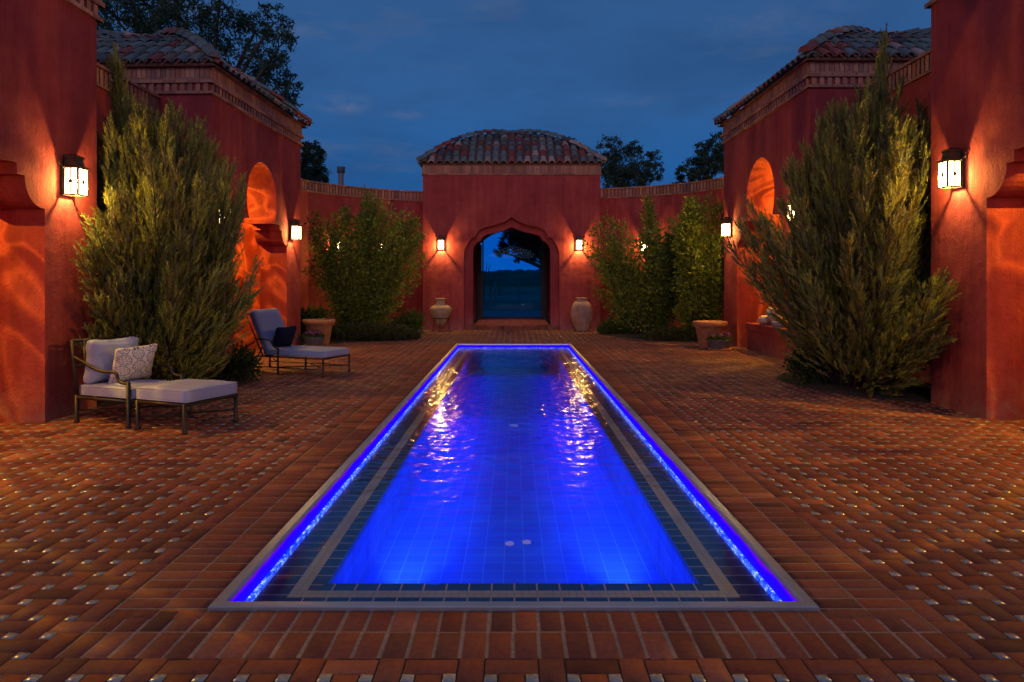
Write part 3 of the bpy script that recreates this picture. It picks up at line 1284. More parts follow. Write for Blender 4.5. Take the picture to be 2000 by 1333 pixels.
def dense(pts, n=3):
    """Catmull-Rom through a run of points"""
    out = []
    P_ = [pts[0]] + list(pts) + [pts[-1]]
    for i in range(1, len(P_) - 2):
        p0, p1, p2, p3 = (np.array(q) for q in P_[i - 1:i + 3])
        for k in range(n):
            u = k / n
            out.append(tuple(0.5 * ((2 * p1) + (-p0 + p2) * u + (2 * p0 - 5 * p1 + 4 * p2 - p3) * u * u + (-p0 + 3 * p1 - 3 * p2 + p3) * u ** 3)))
    out.append(tuple(pts[-1]))
    return out


o_half = [(1.52, 0.12)] + dense([(1.52, 2.38), (1.50, 2.52), (1.44, 2.68), (1.36, 2.82), (1.27, 2.93)]) + dense([(1.17, 2.955), (1.12, 3.06), (1.02, 3.19), (0.84, 3.27), (0.60, 3.325), (0.34, 3.40), (0.13, 3.50), (0.0, 3.60)])
i_half = [(1.25, 0.12)] + dense([(1.25, 2.50), (1.23, 2.62), (1.17, 2.74), (1.06, 2.84)]) + dense([(0.99, 2.86), (0.95, 2.95), (0.86, 3.03), (0.68, 3.08), (0.46, 3.13), (0.24, 3.19), (0.0, 3.30)])
r_half = [(1.36, 0.12)] + dense([(1.36, 2.95), (1.25, 3.08), (1.05, 3.26), (0.75, 3.44), (0.4, 3.55), (0.0, 3.62)])
gtop = 5.27
mb = MB()
plate(mb, gate_outline(o_half, GH, gtop), 0.20, lambda s, d, z: (s, d, z))
plate(mb, gate_outline(i_half, GH, gtop), 0.32, lambda s, d, z: (s, 0.20 + d, z))
for e in (-1, 1):
    mb.box(e * GH, e * (GH - 0.4), 0.52, GD - 0.4, 0, gtop)
plate(mb, gate_outline(r_half, GH, gtop), 0.4, lambda s, d, z: (s, GD - 0.4 + d, z))
mb.box(-GH + .4, GH - .4, 0.52, GD - .4, 4.4, 4.6)
fix_normals(mb.build('wall', STUCCO, gate))
c = MB()
GC = [('ledge', 0.05, 0.045, 0.21, 0.006), ('soldier', 0.27, 0.028, 0.085, 0.009), ('ledge', 0.03, 0.05, 0.21, 0.006)]
for p, q_, n in (((-GH, 0), (GH, 0), (0, -1)), ((-GH, 0), (-GH, GD), (-1, 0)), ((GH, 0), (GH, GD), (1, 0))):
    trim_run(c, (*p, 0), (*q_, 0), (*n, 0), 4.93, GC)
c.build('cornice', BRICK, gate)
r = MB()
dome_roof(r, GH + 0.085, GD / 2 + 0.085, 0, GD / 2, 5.285, 1.46, 0.25, 0.36)
r.build('roof', TILE, gate)
# raised floor and brick step
f = MB()
for i in range(26):
    x = -1.51 + i * 3.02 / 26
    f.box(x + .003, x + 3.02 / 26 - .003, 0.004, 0.19, 0.0, 0.118 + random.uniform(-.002, .002), 0, btone())
f.build('step', PAVER, gate)
f = MB()
nx, ny = 24, 48
for i in range(nx):
    for j in range(ny):
        w = 2.48 / nx
        hgt = 0.118 + random.uniform(-.0015, .0015)
        f.box(-1.24 + i * w + .003, -1.24 + (i + 1) * w - .003, 0.205 + j * .113, 0.205 + (j + 1) * .113 - .005, 0.02, hgt, 0, btone())
f.build('floor', PAVER, gate)
light('ceiling_light', 'SPOT', (0, 2.3, 4.3), 420, (1.0, 0.5, 0.2), gate, (0, 0, 0), shadow_soft_size=0.08, spot_size=R(62), spot_blend=0.6)
# glazed rear door: dark side posts and head, blue-tinted glass
dr = MB()
for e in (-1, 1):
    dr.box(e * 1.36, e * 1.19, GD - .72, GD - .46, 0.12, 3.0)
    dr.box(e * 1.185, e * 1.13, GD - .30, GD - .22, 0.12, 3.45)
dr.box(-1.13, 1.13, GD - .30, GD - .22, 0.12, 0.16)
door = dr.build('door_frame', DARKWOOD, gate)
gl = MB()
gl.box(-1.128, 1.128, GD - .265, GD - .255, 0.162, 3.6)
gl.build('glass', TGLASS, door)

# ------------------------------------------------------------------ curved and straight garden walls
WC = [('ledge', 0.045, 0.05, 0.21, 0.006), ('soldier', 0.24, 0.026, 0.115, 0.035), ('ledge', 0.05, 0.06, 0.21, 0.006)]


def garden_wall(path, side, ztop, label, th=0.3):
    """path of (x, y); side = sign so that the normal points into the court"""
    t = thing('garden_wall', label, 'garden wall', (path[0][0], path[0][1], 0), 0, 'low red walls linking the buildings')
    o = Vector((path[0][0], path[0][1], 0))
    P_ = [Vector((x, y, 0)) - o for x, y in path]
    nn = []
    for i in range(len(P_)):
        d = (P_[min(i + 1, len(P_) - 1)] - P_[max(i - 1, 0)]).normalized()
        nn.append(Vector((d.y, -d.x, 0)) * side)
    mb = MB()
    vs = []
    for p, n in zip(P_, nn):
        vs += [p, p + Vector((0, 0, ztop - .01)), p - n * th + Vector((0, 0, ztop - .01)), p - n * th]
    fs = []
    for i in range(len(P_) - 1):
        a = i * 4
        for k in range(4):
            fs.append((a + k, a + 4 + k, a + 4 + (k + 1) % 4, a + (k + 1) % 4))
    fs += [(0, 1, 2, 3), tuple(len(vs) - 4 + k for k in (3, 2, 1, 0))]
    mb.add(vs, fs)
    fix_normals(mb.build('wall', STUCCO, t))
    c = MB()
    for i in range(len(P_) - 1):
        n = (nn[i] + nn[i + 1]).normalized()
        trim_run(c, P_[i], P_[i + 1], n, ztop - 0.335, WC)
    c.build('cornice', BRICK, t)
    return t


def arc(cx, cy, rx, ry, a0, a1, n):
    return [(cx + rx * math.cos(R(a0 + (a1 - a0) * k / n)), cy + ry * math.sin(R(a0 + (a1 - a0) * k / n))) for k in range(n + 1)]


# quarter-round far corners
left_arc = [(-6.35, 16.2), (-6.38, 18.6)] + [(-6.30, 19.6), (-6.02, 20.45), (-5.45, 21.25), (-4.7, 21.95), (-3.85, 22.5), (-2.86, 22.95)]
right_arc = [(6.45, 17.1), (6.48, 18.9)] + [(6.35, 19.9), (6.05, 20.7), (5.45, 21.45), (4.65, 22.1), (3.75, 22.6), (2.74, 22.95)]
garden_wall(left_arc, 1, 4.5, 'curved red wall behind the leafy shrub left of the gatehouse')
garden_wall(right_arc, -1, 4.6, 'curved red wall behind the leafy shrubs right of the gatehouse')
garden_wall([(-6.1, 8.38), (-6.1, 11.95)], 1, 4.70, 'red wall behind the left juniper, between two pavilions')
garden_wall([(6.15, 8.66), (6.15, 12.32)], -1, 4.92, 'red wall behind the right juniper, between two pavilions')

# ------------------------------------------------------------------ lanterns
LEFT, RIGHT, FRONT = R(-90), R(90), R(180)
lantern((-5.03, 7.83, 2.63), LEFT, 'lit lantern beside the left juniper, nearest on the left', 70)
lantern((5.20, 8.13, 2.76), RIGHT, 'lit lantern beside the right juniper, nearest on the right', 70)
lantern((-5.03, 15.78, 2.63), LEFT - R(1.9), 'lit lantern on the pavilion corner above the terracotta pot left of the pool')
lantern((-5.17, 12.22, 2.66), LEFT - R(1.9), 'lit lantern glimpsed through the left juniper')
lantern((5.22, 16.75, 2.77), RIGHT, 'lit lantern on the pavilion corner above the terracotta pot right of the pool')
lantern((5.22, 12.70, 2.77), RIGHT, 'lit lantern glimpsed through the right juniper')
lantern((-2.30, GY, 2.70), FRONT, 'lit lantern left of the gatehouse arch, over the urn on a stand', 95)
lantern((2.08, GY, 2.70), FRONT, 'lit lantern right of the gatehouse arch, over the egg-shaped jar', 95)
lantern((-5.42, 21.25, 2.60), R(180 + 42) + R(0), 'lit lantern behind the left leafy shrub, nearer the pavilion')
lantern((-4.25, 22.25, 2.60), R(180 + 33), 'lit lantern behind the left leafy shrub, nearer the gatehouse')
lantern((4.22, 22.30, 2.65), R(180 - 32), 'lit lantern behind the right leafy shrubs, nearer the gatehouse')
lantern((5.45, 21.42, 2.65), R(180 - 44), 'lit lantern behind the right leafy shrubs, nearer the pavilion')
for sx, X, y in ((-1, 5.03, 4.28), (1, 5.20, 4.2)):
    lantern((sx * X, y, 2.66), LEFT if sx < 0 else RIGHT, 'lit lantern on the near corner of the %s pavilion, outside the frame' % ('left-edge' if sx < 0 else 'right-edge'), 62)


# ------------------------------------------------------------------ furniture
def soft_box(name, size, mat, parent, loc=(0, 0, 0), rot=(0, 0, 0), bev=0.04, crown=0.015, wob=0.004, uvm=False, pinch=0.0, seg=14, piping=False):
    """cushion: rounded box with a crowned face and slight wrinkles"""
    sx, sy, sz = size
    n = seg
    bm = bmesh.new()
    bmesh.ops.create_cube(bm, size=1.0)
    bmesh.ops.subdivide_edges(bm, edges=bm.edges[:], cuts=n - 1, use_grid_fill=True)
    rr = random.Random(hash(name) % 1000 + int(sx * 1000))
    ph = [rr.uniform(0, 6) for _ in range(6)]
    uvl = bm.loops.layers.uv.new('UVMap') if uvm else None
    src = {}
    for v in bm.verts:
        u, w_, t_ = v.co.x * 2, v.co.y * 2, v.co.z * 2
        src[v] = (u, w_, t_)
        hx, hy, hz = sx / 2, sy / 2, sz / 2
        p = Vector((u * hx, w_ * hy, t_ * hz))
        q = Vector((max(-hx + bev, min(hx - bev, p.x)), max(-hy + bev, min(hy - bev, p.y)), max(-hz + min(bev, hz * .95), min(hz - min(bev, hz * .95), p.z))))
        d = p - q
        if d.length > 1e-6:
            m_ = max(abs(d.x), abs(d.y), abs(d.z))
            p = q + d.normalized() * min(m_, bev)
        cu = (1 - u * u) * (1 - w_ * w_)
        p.z += t_ * crown * cu
        if pinch:
            e = max(abs(u), abs(w_))
            p.z *= (1 - pinch * e ** 3)
            k = 1 - 0.10 * (1 - min(abs(u), abs(w_)) ** 2) * (e ** 4)
            p.x *= k
            p.y *= k
        p.z += wob * (math.sin(u * 5 + ph[0] + w_ * 3) + math.sin(w_ * 7 + ph[1] - u * 2) + 0.6 * math.sin(u * 13 + w_ * 9 + ph[2])) * (0.4 + abs(t_) * .6)
        p.y += wob * 0.5 * math.sin(u * 9 + ph[3])
        v.co = p
    if uvm:
        for f in bm.faces:
            for lp in f.loops:
                u, w_, _ = src[lp.vert]
                lp[uvl].uv = (u * .5 + .5, w_ * .5 + .5)
    me = bpy.data.meshes.new(name)
    bm.to_mesh(me)
    bm.free()
    me.polygons.foreach_set('use_smooth', [True] * len(me.polygons))
    me.materials.append(mat)
    o = bpy.data.objects.new(name, me)
    link(o, parent)
    o.location = loc
    o.rotation_euler = rot
    if piping:                                      # welted seams round the top and bottom faces
        for sg in (-1, 1):
            b = MB()
            pts = []
            ix, iy, cr = sx / 2 - .004, sy / 2 - .004, bev
            for cx_, cy_, a0 in ((ix - cr, iy - cr, 0), (-ix + cr, iy - cr, 90), (-ix + cr, -iy + cr, 180), (ix - cr, -iy + cr, 270)):
                for k in range(5):
                    a = R(a0 + 22.5 * k)
                    pts.append((cx_ + cr * math.cos(a), cy_ + cr * math.sin(a), sg * (sz / 2 - bev * .42)))
            b.tube(pts + [pts[0]], 0.0055, 5, cap=False)
            b.build('piping', mat, o, True)
    return o


def leg(t, x, y, h, r=0.019):
    b = MB()
    b.tube([(x, y, 0), (x, y, 0.018), (x, y, 0.035), (x, y, h)], [r * 1.35, r * 1.3, r, r], 10)
    return b.build('leg', IRON, t, True)


def bar(name, t, pts, r=0.011, n=8):
    b = MB()
    for p in pts:
        b.tube(p, r, n)
    return b.build(name, IRON, t, True)


def curve_pts(ctrl, n=6):
    return [tuple(p) for p in dense([np.array(c, dtype=float) for c in ctrl], n)]


ANG = R(-22)
CW = 0.68
# armchair (u along the length, v across)
ch = thing('armchair', 'bronze-framed armchair with lavender grey cushions and scrolled arms, against the left wall', 'armchair', (-4.72, 7.50, 0), ANG)
for (x, y, h) in ((0.03, 0.0, 0.30), (0.03, CW, 0.30), (0.80, 0.0, 0.47), (0.80, CW, 0.47)):
    leg(ch, x, y, h, 0.021)
bar('seat_frame', ch, [[(0.03, 0, 0.27), (0.80, 0, 0.27)], [(0.03, CW, 0.27), (0.80, CW, 0.27)], [(0.03, 0, 0.27), (0.03, CW, 0.27)], [(0.80, 0, 0.27), (0.80, CW, 0.27)]], 0.017)
bar('back_frame', ch, [[(0.03, 0, 0.28), (0.0, 0, 0.55), (-0.05, 0, 0.88)], [(0.03, CW, 0.28), (0.0, CW, 0.55), (-0.05, CW, 0.88)], [(-0.05, 0, 0.87), (-0.05, CW, 0.87)], [(-0.01, 0, 0.6), (-0.01, CW, 0.6)]] + [[(0.02, CW * k / 5, 0.29), (-0.045, CW * k / 5, 0.87)] for k in range(1, 5)], 0.017)
for y in (0, CW):
    bar('arm', ch, [curve_pts([(-0.015, y, 0.70), (0.12, y, 0.655), (0.28, y, 0.595), (0.44, y, 0.565), (0.58, y, 0.565), (0.625, y, 0.545), (0.645, y, 0.50), (0.69, y, 0.465), (0.76, y, 0.455), (0.81, y, 0.462)])], 0.017)
bar('stretcher', ch, [[(0.03, 0, 0.13), (0.80, CW, 0.13)], [(0.03, CW, 0.132), (0.80, 0, 0.132)]], 0.009)
soft_box('seat_cushion', (0.80, CW - 0.05, 0.115), CUSHION, ch, (0.415, CW / 2, 0.345), (0, 0, 0), 0.03, 0.01, 0.003, piping=True)
soft_box('back_cushion', (0.50, CW - 0.06, 0.19), CUSHION, ch, (0.125, CW / 2, 0.645), (0, R(-82), 0), 0.07, 0.035, 0.006, pinch=0.25)
# ottoman
ot = thing('ottoman', 'square ottoman with lavender grey cushion pushed up to the armchair', 'ottoman', (-3.87, 7.15, 0), ANG)
OL = 0.68
for (x, y) in ((0.02, 0.0), (0.02, CW), (OL - 0.02, 0.0), (OL - 0.02, CW)):
    leg(ot, x, y, 0.30, 0.021)
bar('seat_frame', ot, [[(0, 0, 0.285), (OL, 0, 0.285)], [(0, CW, 0.285), (OL, CW, 0.285)], [(0.02, 0, 0.285), (0.02, CW, 0.285)], [(OL - .02, 0, 0.285), (OL - .02, CW, 0.285)]], 0.017)
bar('stretcher', ot, [[(0.02, 0, 0.13), (OL - .02, CW, 0.13)], [(0.02, CW, 0.132), (OL - .02, 0, 0.132)]], 0.009)
soft_box('seat_cushion', (OL + 0.02, CW + 0.02, 0.135), CUSHION, ot, (OL / 2, CW / 2, 0.37), (0, 0, 0), 0.032, 0.014, 0.003, piping=True)


def to_world(base, u, v, z):
    c, s = math.cos(ANG), math.sin(ANG)
    return (base[0] + u * c - v * s, base[1] + u * s + v * c, z)


# patterned pillow leaning on the back cushion
pil = soft_box('throw_pillow', (0.44, 0.50, 0.15), MEDAL, None, to_world((-4.72, 7.50), 0.36, 0.42, 0.605), (R(8), R(-66), ANG - R(14)), 0.05, 0.05, 0.003, uvm=True, pinch=0.65, seg=18)
tag(pil, 'cream pillow with grey medallion print, propped in the armchair', 'pillow')

# chaise lounge
LB = (-4.59, 11.73)
cl_ = thing('chaise_lounge', 'bronze-framed chaise with raised back and blue-grey cushion, beside the far left pavilion', 'chaise lounge', (LB[0], LB[1], 0), ANG)
CL = 1.68
LW = 0.70
for (x, y, h) in ((0, 0, 0.36), (0, LW, 0.36), (0.78, 0, 0.42), (0.78, LW, 0.42), (CL, 0, 0.30), (CL, LW, 0.30)):
    leg(cl_, x, y, h, 0.017)
bar('seat_frame', cl_, [[(0.42, 0, 0.285), (CL, 0, 0.285)], [(0.42, LW, 0.285), (CL, LW, 0.285)], [(CL, 0, 0.285), (CL, LW, 0.285)], [(0.42, 0, 0.285), (0.42, LW, 0.285)], [(0, 0, 0.21), (0.42, 0, 0.285)], [(0, LW, 0.21), (0.42, LW, 0.285)]], 0.014)
for y in (0, LW):
    bar('side_rail', cl_, [curve_pts([(0, y, 0.36), (0.03, y, 0.40), (0.14, y, 0.44), (0.30, y, 0.52)])], 0.012)
bar('back_frame', cl_, [[(0.44, y, 0.29), (0.08, y, 0.98)] for y in (0.03, LW / 2, LW - 0.03)] + [[(0.08, 0.03, 0.97), (0.08, LW - .03, 0.97)], [(0.04, LW / 2, 0.22), (0.27, LW / 2, 0.60)]], 0.012)
for y in (0, LW):
    bar('arm', cl_, [curve_pts([(0.30, y, 0.565), (0.45, y, 0.565), (0.58, y, 0.56), (0.64, y, 0.53), (0.68, y, 0.47), (0.74, y, 0.425), (0.80, y, 0.415)])], 0.012)
bar('stretcher', cl_, [[(0, 0, 0.11), (CL, 0, 0.11)], [(0, LW, 0.11), (CL, LW, 0.11)], [(0.78, 0, 0.115), (CL, LW, 0.115)], [(0, LW, 0.20), (0.78, 0, 0.20)], [(CL, 0, 0.13), (0.78, LW, 0.13)]], 0.008)
soft_box('seat_cushion', (1.26, LW - 0.02, 0.11), CUSHION, cl_, (1.09, LW / 2, 0.355), (0, 0, 0), 0.035, 0.012, 0.003, piping=True)
soft_box('back_cushion', (0.80, LW - 0.06, 0.13), CUSHION, cl_, (0.345, LW / 2, 0.68), (0, R(-117) + PI, 0), 0.045, 0.012, 0.002)
pil = soft_box('throw_pillow', (0.40, 0.44, 0.15), NAVY, None, to_world(LB, 0.60, 0.36, 0.585), (R(4), R(-66), ANG - R(10)), 0.05, 0.05, 0.003, pinch=0.65)
tag(pil, 'dark navy square pillow on the raised-back chaise', 'pillow')


# ------------------------------------------------------------------ pots and urns
def pot(loc, label):
    t = thing('terracotta_pot', label, 'plant pot', loc, 0, 'big terracotta pots')
    b = MB()
    b.lathe([(0, 0.0), (0.235, 0.0), (0.245, 0.02), (0.325, 0.46), (0.335, 0.47), (0.375, 0.50), (0.392, 0.56), (0.392, 0.60), (0.375, 0.612), (0.335, 0.605), (0.325, 0.52), (0, 0.52)], 48, sy=1.0)
    o = b.build('body', TERRA, t, True)
    s = MB()
    s.lathe([(0.31, 0.515), (0.2, 0.535), (0, 0.54)], 24)
    s.build('soil', SOIL, t, True)
    return t


def leaf_template(l=1.0, w=0.5, fold=0.15):
    v = np.array([(0, 0, 0), (w / 2, l * .45, fold * w), (0, l, 0), (-w / 2, l * .45, fold * w), (0, l * .45, 0)], dtype=float)
    q = np.array([(0, 1, 2, 4), (0, 4, 2, 3)])
    return v, q


def planter(loc, label, seed):
    t = thing('flower_planter', label, 'planter', loc, 0, 'small slate blue planters of pansies')
    s = MB()
    s.lathe([(0, 0), (0.24, 0), (0.265, 0.03), (0.25, 0.035), (0, 0.03)], 36, sy=0.85)
    s.build('saucer', TERRA, t, True)
    b = MB()
    b.lathe([(0, 0.032), (0.20, 0.032), (0.215, 0.05), (0.25, 0.20), (0.262, 0.215), (0.262, 0.235), (0.235, 0.235), (0.22, 0.19), (0, 0.19)], 40, sy=0.85)
    b.build('bowl', BLUEPOT, t, True)
    r_ = np.random.default_rng(seed)
    n = 420
    ang = r_.uniform(0, 2 * PI, n)
    rad = 0.25 * np.sqrt(r_.uniform(0, 1, n))
    pos = np.stack([rad * np.cos(ang), rad * .85 * np.sin(ang), 0.20 + r_.uniform(0, 0.11, n) * (1.2 - rad / .3)], 1)
    d = np.stack([np.cos(ang) * r_.uniform(.2, 1, n), np.sin(ang) * r_.uniform(.2, 1, n), r_.uniform(0.1, 1, n)], 1)
    tv, tq = leaf_template(1, .55)
    g_ = r_.uniform(.7, 1.3, (n, 1)) * np.array([[0.09, 0.14, 0.035]])
    scatter('foliage', tv, tq, pos, frames(d), r_.uniform(.045, .085, n), g_, LEAF, t)
    # pansy faces: five broad petals each
    for k in range(15):
        a, rr = r_.uniform(0, 2 * PI), 0.22 * math.sqrt(r_.uniform(0, 1))
        c = Vector((rr * math.cos(a), rr * .85 * math.sin(a), 0.30 + r_.uniform(0, .06)))
        nrm = Vector((r_.uniform(-.4, .4), r_.uniform(-1.0, -.3), r_.uniform(.3, 1))).normalized()
        x = nrm.cross(Vector((0, 0, 1))).normalized()
        y = x.cross(nrm) * -1
        fl = MB()
        col = (0.075, 0.012, 0.12) if r_.uniform() < .8 else (0.14, 0.03, 0.16)
        for p in range(5):
            aa = 2 * PI * p / 5 + .3
            dv = x * math.cos(aa) + y * math.sin(aa)
            sv = nrm.cross(dv)
            pc = c + dv * .026 + nrm * (.002 * p)
            ring_ = [pc + dv * (.027 * math.cos(q)) + sv * (.026 * math.sin(q)) for q in np.linspace(0, 2 * PI, 9)[:-1]]
            fl.add([c] + ring_, [(0, 1 + i, 1 + (i + 1) % 8) for i in range(8)], 0, col)
        fl.add([c + nrm * .012 + x * .008, c + nrm * .012 + y * .008, c + nrm * .012 - x * .008, c + nrm * .012 - y * .008], [(0, 1, 2, 3)], 0, (0.6, 0.35, 0.03))
        fl.build('flower', PETAL, t)
    return t


pot((-4.75, 17.0, 0), 'terracotta pot partly hidden behind the chaise, left of the pool')
pot((4.55, 16.15, 0), 'terracotta pot standing right of the pool by the pavilion corner')
planter((-4.70, 16.38, 0), 'small blue planter of purple pansies in front of the pot behind the chaise', 3)
planter((4.62, 15.62, 0), 'small blue planter of purple pansies in front of the pot right of the pool', 4)

ur = thing('urn', 'sandy clay urn with narrow neck and pointed foot, left of the gatehouse arch', 'urn', (-2.27, 21.75, 0.0))
b = MB()
prof = dense([(0.03, 0.12), (0.09, 0.17), (0.16, 0.27), (0.24, 0.42), (0.305, 0.55), (0.335, 0.63), (0.342, 0.68), (0.315, 0.735), (0.24, 0.79), (0.165, 0.825), (0.135, 0.86), (0.13, 0.92), (0.14, 0.97), (0.168, 0.985), (0.17, 1.01), (0.155, 1.02), (0.12, 1.01), (0.11, 0.9)], 3)
b.lathe([(0, 0.115)] + [tuple(p) for p in prof], 40)
b.build('body', CLAY, ur, True)
st = thing('urn_stand', 'black iron ring stand holding the pointed clay urn', 'stand', (-2.27, 21.75, 0))
b = MB()
b.tube([(0.248 * math.cos(2 * PI * k / 28), 0.248 * math.sin(2 * PI * k / 28), 0.40) for k in range(29)], 0.012, 6, cap=False)
b.build('ring', IRON, st, True)
for k in range(3):
    a = R(-90 + 120 * k)
    b = MB()
    b.tube([(0.255 * math.cos(a), 0.255 * math.sin(a), 0.40), (0.27 * math.cos(a), 0.27 * math.sin(a), 0.2), (0.30 * math.cos(a), 0.30 * math.sin(a), 0.0)], 0.012, 6)
    b.build('leg', IRON, st, True)
jr = thing('jar', 'tall egg-shaped clay jar right of the gatehouse arch', 'jar', (2.13, 21.78, 0))
b = MB()
prof = dense([(0.19, 0.0), (0.215, 0.06), (0.235, 0.12), (0.29, 0.26), (0.335, 0.42), (0.345, 0.56), (0.325, 0.72), (0.27, 0.85), (0.20, 0.925), (0.165, 0.95), (0.16, 0.985), (0.185, 1.0), (0.185, 1.03), (0.165, 1.035), (0.13, 1.01), (0.12, 0.93)], 3)
b.lathe([(0, 0.0)] + [tuple(p) for p in prof], 40)
b.build('body', CLAY2, jr, True)


# ------------------------------------------------------------------ benches
def bench(sx, X, y0, y1, h, label):
    t = thing('bench', label, 'bench', (sx * X, (y0 + y1) / 2, 0))
    hl = (y1 - y0) / 2
    b = MB()
    b.box(sx * 0.03, sx * 0.62, -hl + .03, hl - .03, 0, h - 0.15)
    fix_normals(b.build('base', STUCCO, t))
    b = MB()
    b.box(0, sx * 0.65, -hl, hl, h - 0.149, h)
    o = fix_normals(b.build('seat', STUCCO, t, bevel=0.012))
    return t


bench(1, 5.24, 13.30, 15.75, 0.60, 'built-in red stucco bench inside the right pavilion arch, pillows on it')
bench(1, 5.42, 4.85, 7.05, 0.50, 'built-in red stucco bench cut off by the right edge of the photo')
o = soft_box('throw_pillow', (0.38, 0.40, 0.16), CREAM, None, (5.52, 14.75, 0.80), (R(6), R(70), R(8)), 0.05, 0.05, 0.004, pinch=0.6)
tag(o, 'cream pillow leaning on the bench in the right pavilion', 'pillow')
o = soft_box('folded_throw', (0.46, 0.46, 0.10), CUSHION, None, (5.62, 14.30, 0.65), (0, 0, R(12)), 0.03, 0.012, 0.006)
tag(o, 'grey folded throw lying on the bench beside the cream pillow', 'throw')
o = soft_box('round_cushion', (0.27, 0.30, 0.17), CREAM, None, (5.46, 15.05, 0.69), (0, 0, R(20)), 0.075, 0.02, 0.005)
tag(o, 'small plump cream cushion at the end of the right pavilion bench', 'cushion')
o = soft_box('throw_pillow', (0.42, 0.55, 0.15), RUST, None, (5.80, 6.75, 0.70), (R(4), R(75), R(-6)), 0.05, 0.04, 0.004, pinch=0.5)
tag(o, 'rust orange pillow on the bench at the right edge of the photo', 'pillow')


# ------------------------------------------------------------------ planting
def spray_template(seed=1, n=13):
    """feathery twig: thin axis with leaflets along it, unit length along +Y"""
    r_ = np.random.default_rng(seed)
    vs, qs = [], []

    def blade(p, d, l, w):
        d = d / np.linalg.norm(d)
        s = np.cross(d, r_.normal(size=3))
        s = s / np.linalg.norm(s) * w
        o = len(vs)
        vs.extend([p - s * .5, p + s * .5, p + d * l + s * .12, p + d * l - s * .12])
        qs.append((o, o + 1, o + 2, o + 3))
    blade(np.array([0, 0, 0.]), np.array([0, 1., 0]), 1.0, 0.05)
    for k in range(n):
        y = 0.08 + 0.86 * k / n
        a = r_.uniform(0, 2 * PI)
        out = np.array([math.cos(a), 0, math.sin(a)])
        d = out * r_.uniform(.35, .6) + np.array([0, 1, 0])
        blade(np.array([0, y, 0]), d, 0.32 * (1.1 - y * .55), 0.066)
    return np.array(vs), np.array(qs)


def bez(a, b, c, t):
    t = t[:, None]
    return (1 - t) ** 2 * a + 2 * (1 - t) * t * b + t * t * c


def bez_d(a, b, c, t):
    t = t[:, None]
    return 2 * (1 - t) * (b - a) + 2 * t * (c - b)


def conifer_bush(name, label, loc, tips, cols, spl, per, seed, cat='shrub', group=None, twig_r=0.17, spread=0.7, base_r=0.28, droop=0.0, start=0.16):
    """vase of stems running to given tip points (local), clothed in sprays"""
    t = thing(name, label, cat, loc, 0, group)
    r_ = np.random.default_rng(seed)
    stems = MB()
    pos, dr_, sc_, tn = [], [], [], []
    cols = np.array(cols)
    for tip in tips:
        tip = np.array(tip, dtype=float)
        a0 = math.atan2(tip[1], tip[0]) + r_.normal(0, .4)
        br = base_r * math.sqrt(r_.uniform(0, 1))
        base = np.array([br * math.cos(a0), br * math.sin(a0), 0.02])
        ctrl = base + (tip - base) * np.array([0.50, 0.50, 0.52]) + r_.normal(0, .06, 3)
        if droop:
            ctrl[2] += droop
        L = np.linalg.norm(tip - base)
        tt = np.linspace(0, 1, 7)
        stems.tube([tuple(p) for p in bez(base, ctrl, tip, tt)], [0.020 * (1 - 0.85 * x) + .002 for x in tt], 5)
        n = int(per * L)
        u = start + (1 - start) * r_.uniform(0, 1, n) ** 0.85
        p = bez(base, ctrl, tip, u)
        d = bez_d(base, ctrl, tip, u)
        d /= np.linalg.norm(d, axis=1, keepdims=True)
        side = r_.normal(size=(n, 3))
        side -= (side * d).sum(1, keepdims=True) * d
        side /= np.linalg.norm(side, axis=1, keepdims=True)
        k = (1.0 - u)[:, None]
        off = side * twig_r * r_.uniform(0, 1, (n, 1)) * (0.25 + 1.9 * k)
        pos.append(p + off)
        dr_.append(d + side * spread * r_.uniform(.3, 1.1, (n, 1)) * (.55 + k) + np.array([0, 0, .18]))
        sc_.append(spl * r_.uniform(.6, 1.25, n) * (0.75 + 0.35 * k[:, 0]))
        cc = cols[r_.integers(0, len(cols), n)] * r_.uniform(.75, 1.25, (n, 1)) * r_.uniform(.85, 1.15)
        tn.append(cc)
    stems.build('stem', WOOD, t, True)
    tv, tq = spray_template(seed)
    pos = np.concatenate(pos)
    pos[:, 2] = np.maximum(pos[:, 2], 0.03)
    scatter('foliage', tv, tq, pos, frames(np.concatenate(dr_)), np.concatenate(sc_), np.concatenate(tn), LEAF, t)
    return t


JCOL = [(0.30, 0.31, 0.07), (0.36, 0.36, 0.07), (0.24, 0.25, 0.085), (0.20, 0.215, 0.09), (0.42, 0.40, 0.07), (0.26, 0.21, 0.085)]


def juniper_tips(n, seed, side, zmax, spike, lean, limit):
    r_ = np.random.default_rng(seed)
    tips = []
    prof_z = [0.25, 0.6, 1.0, 1.5, 2.0, 2.6, 3.1, 3.5, zmax - .15, zmax]
    prof_r = [0.62, 0.90, 1.15, 1.38, 1.48, 1.42, 1.26, 1.06, 0.72, 0.45]
    while len(tips) < n:
        z = r_.uniform(0.25, zmax) if r_.uniform() < .8 else r_.uniform(2.4, zmax)
        rad = np.interp(z, prof_z, prof_r)
        a = r_.uniform(0, 2 * PI)
        k = math.sqrt(r_.uniform(0.12, 1.0))
        x, y = rad * k * math.cos(a), rad * k * math.sin(a)
        # lean towards the pool, flat against the wall
        tow = -side * x
        if tow > 0:
            x *= 1.0 + lean * min(1.0, max(0, (2.6 - abs(z - 1.9)) / 2.6))
        if not limit(x, y, z):
            continue
        tips.append((x, y, z))
    return tips + spike


def lim_left(x, y, z):
    hi = np.interp(z, [.2, .5, 1.6, 2.6, 3.4, 3.9], [.50, .70, 1.26, .92, .50, .05])
    return -1.2 < x < hi and -1.2 < y < 1.9 and not (x < -.15 and y < -1.0)


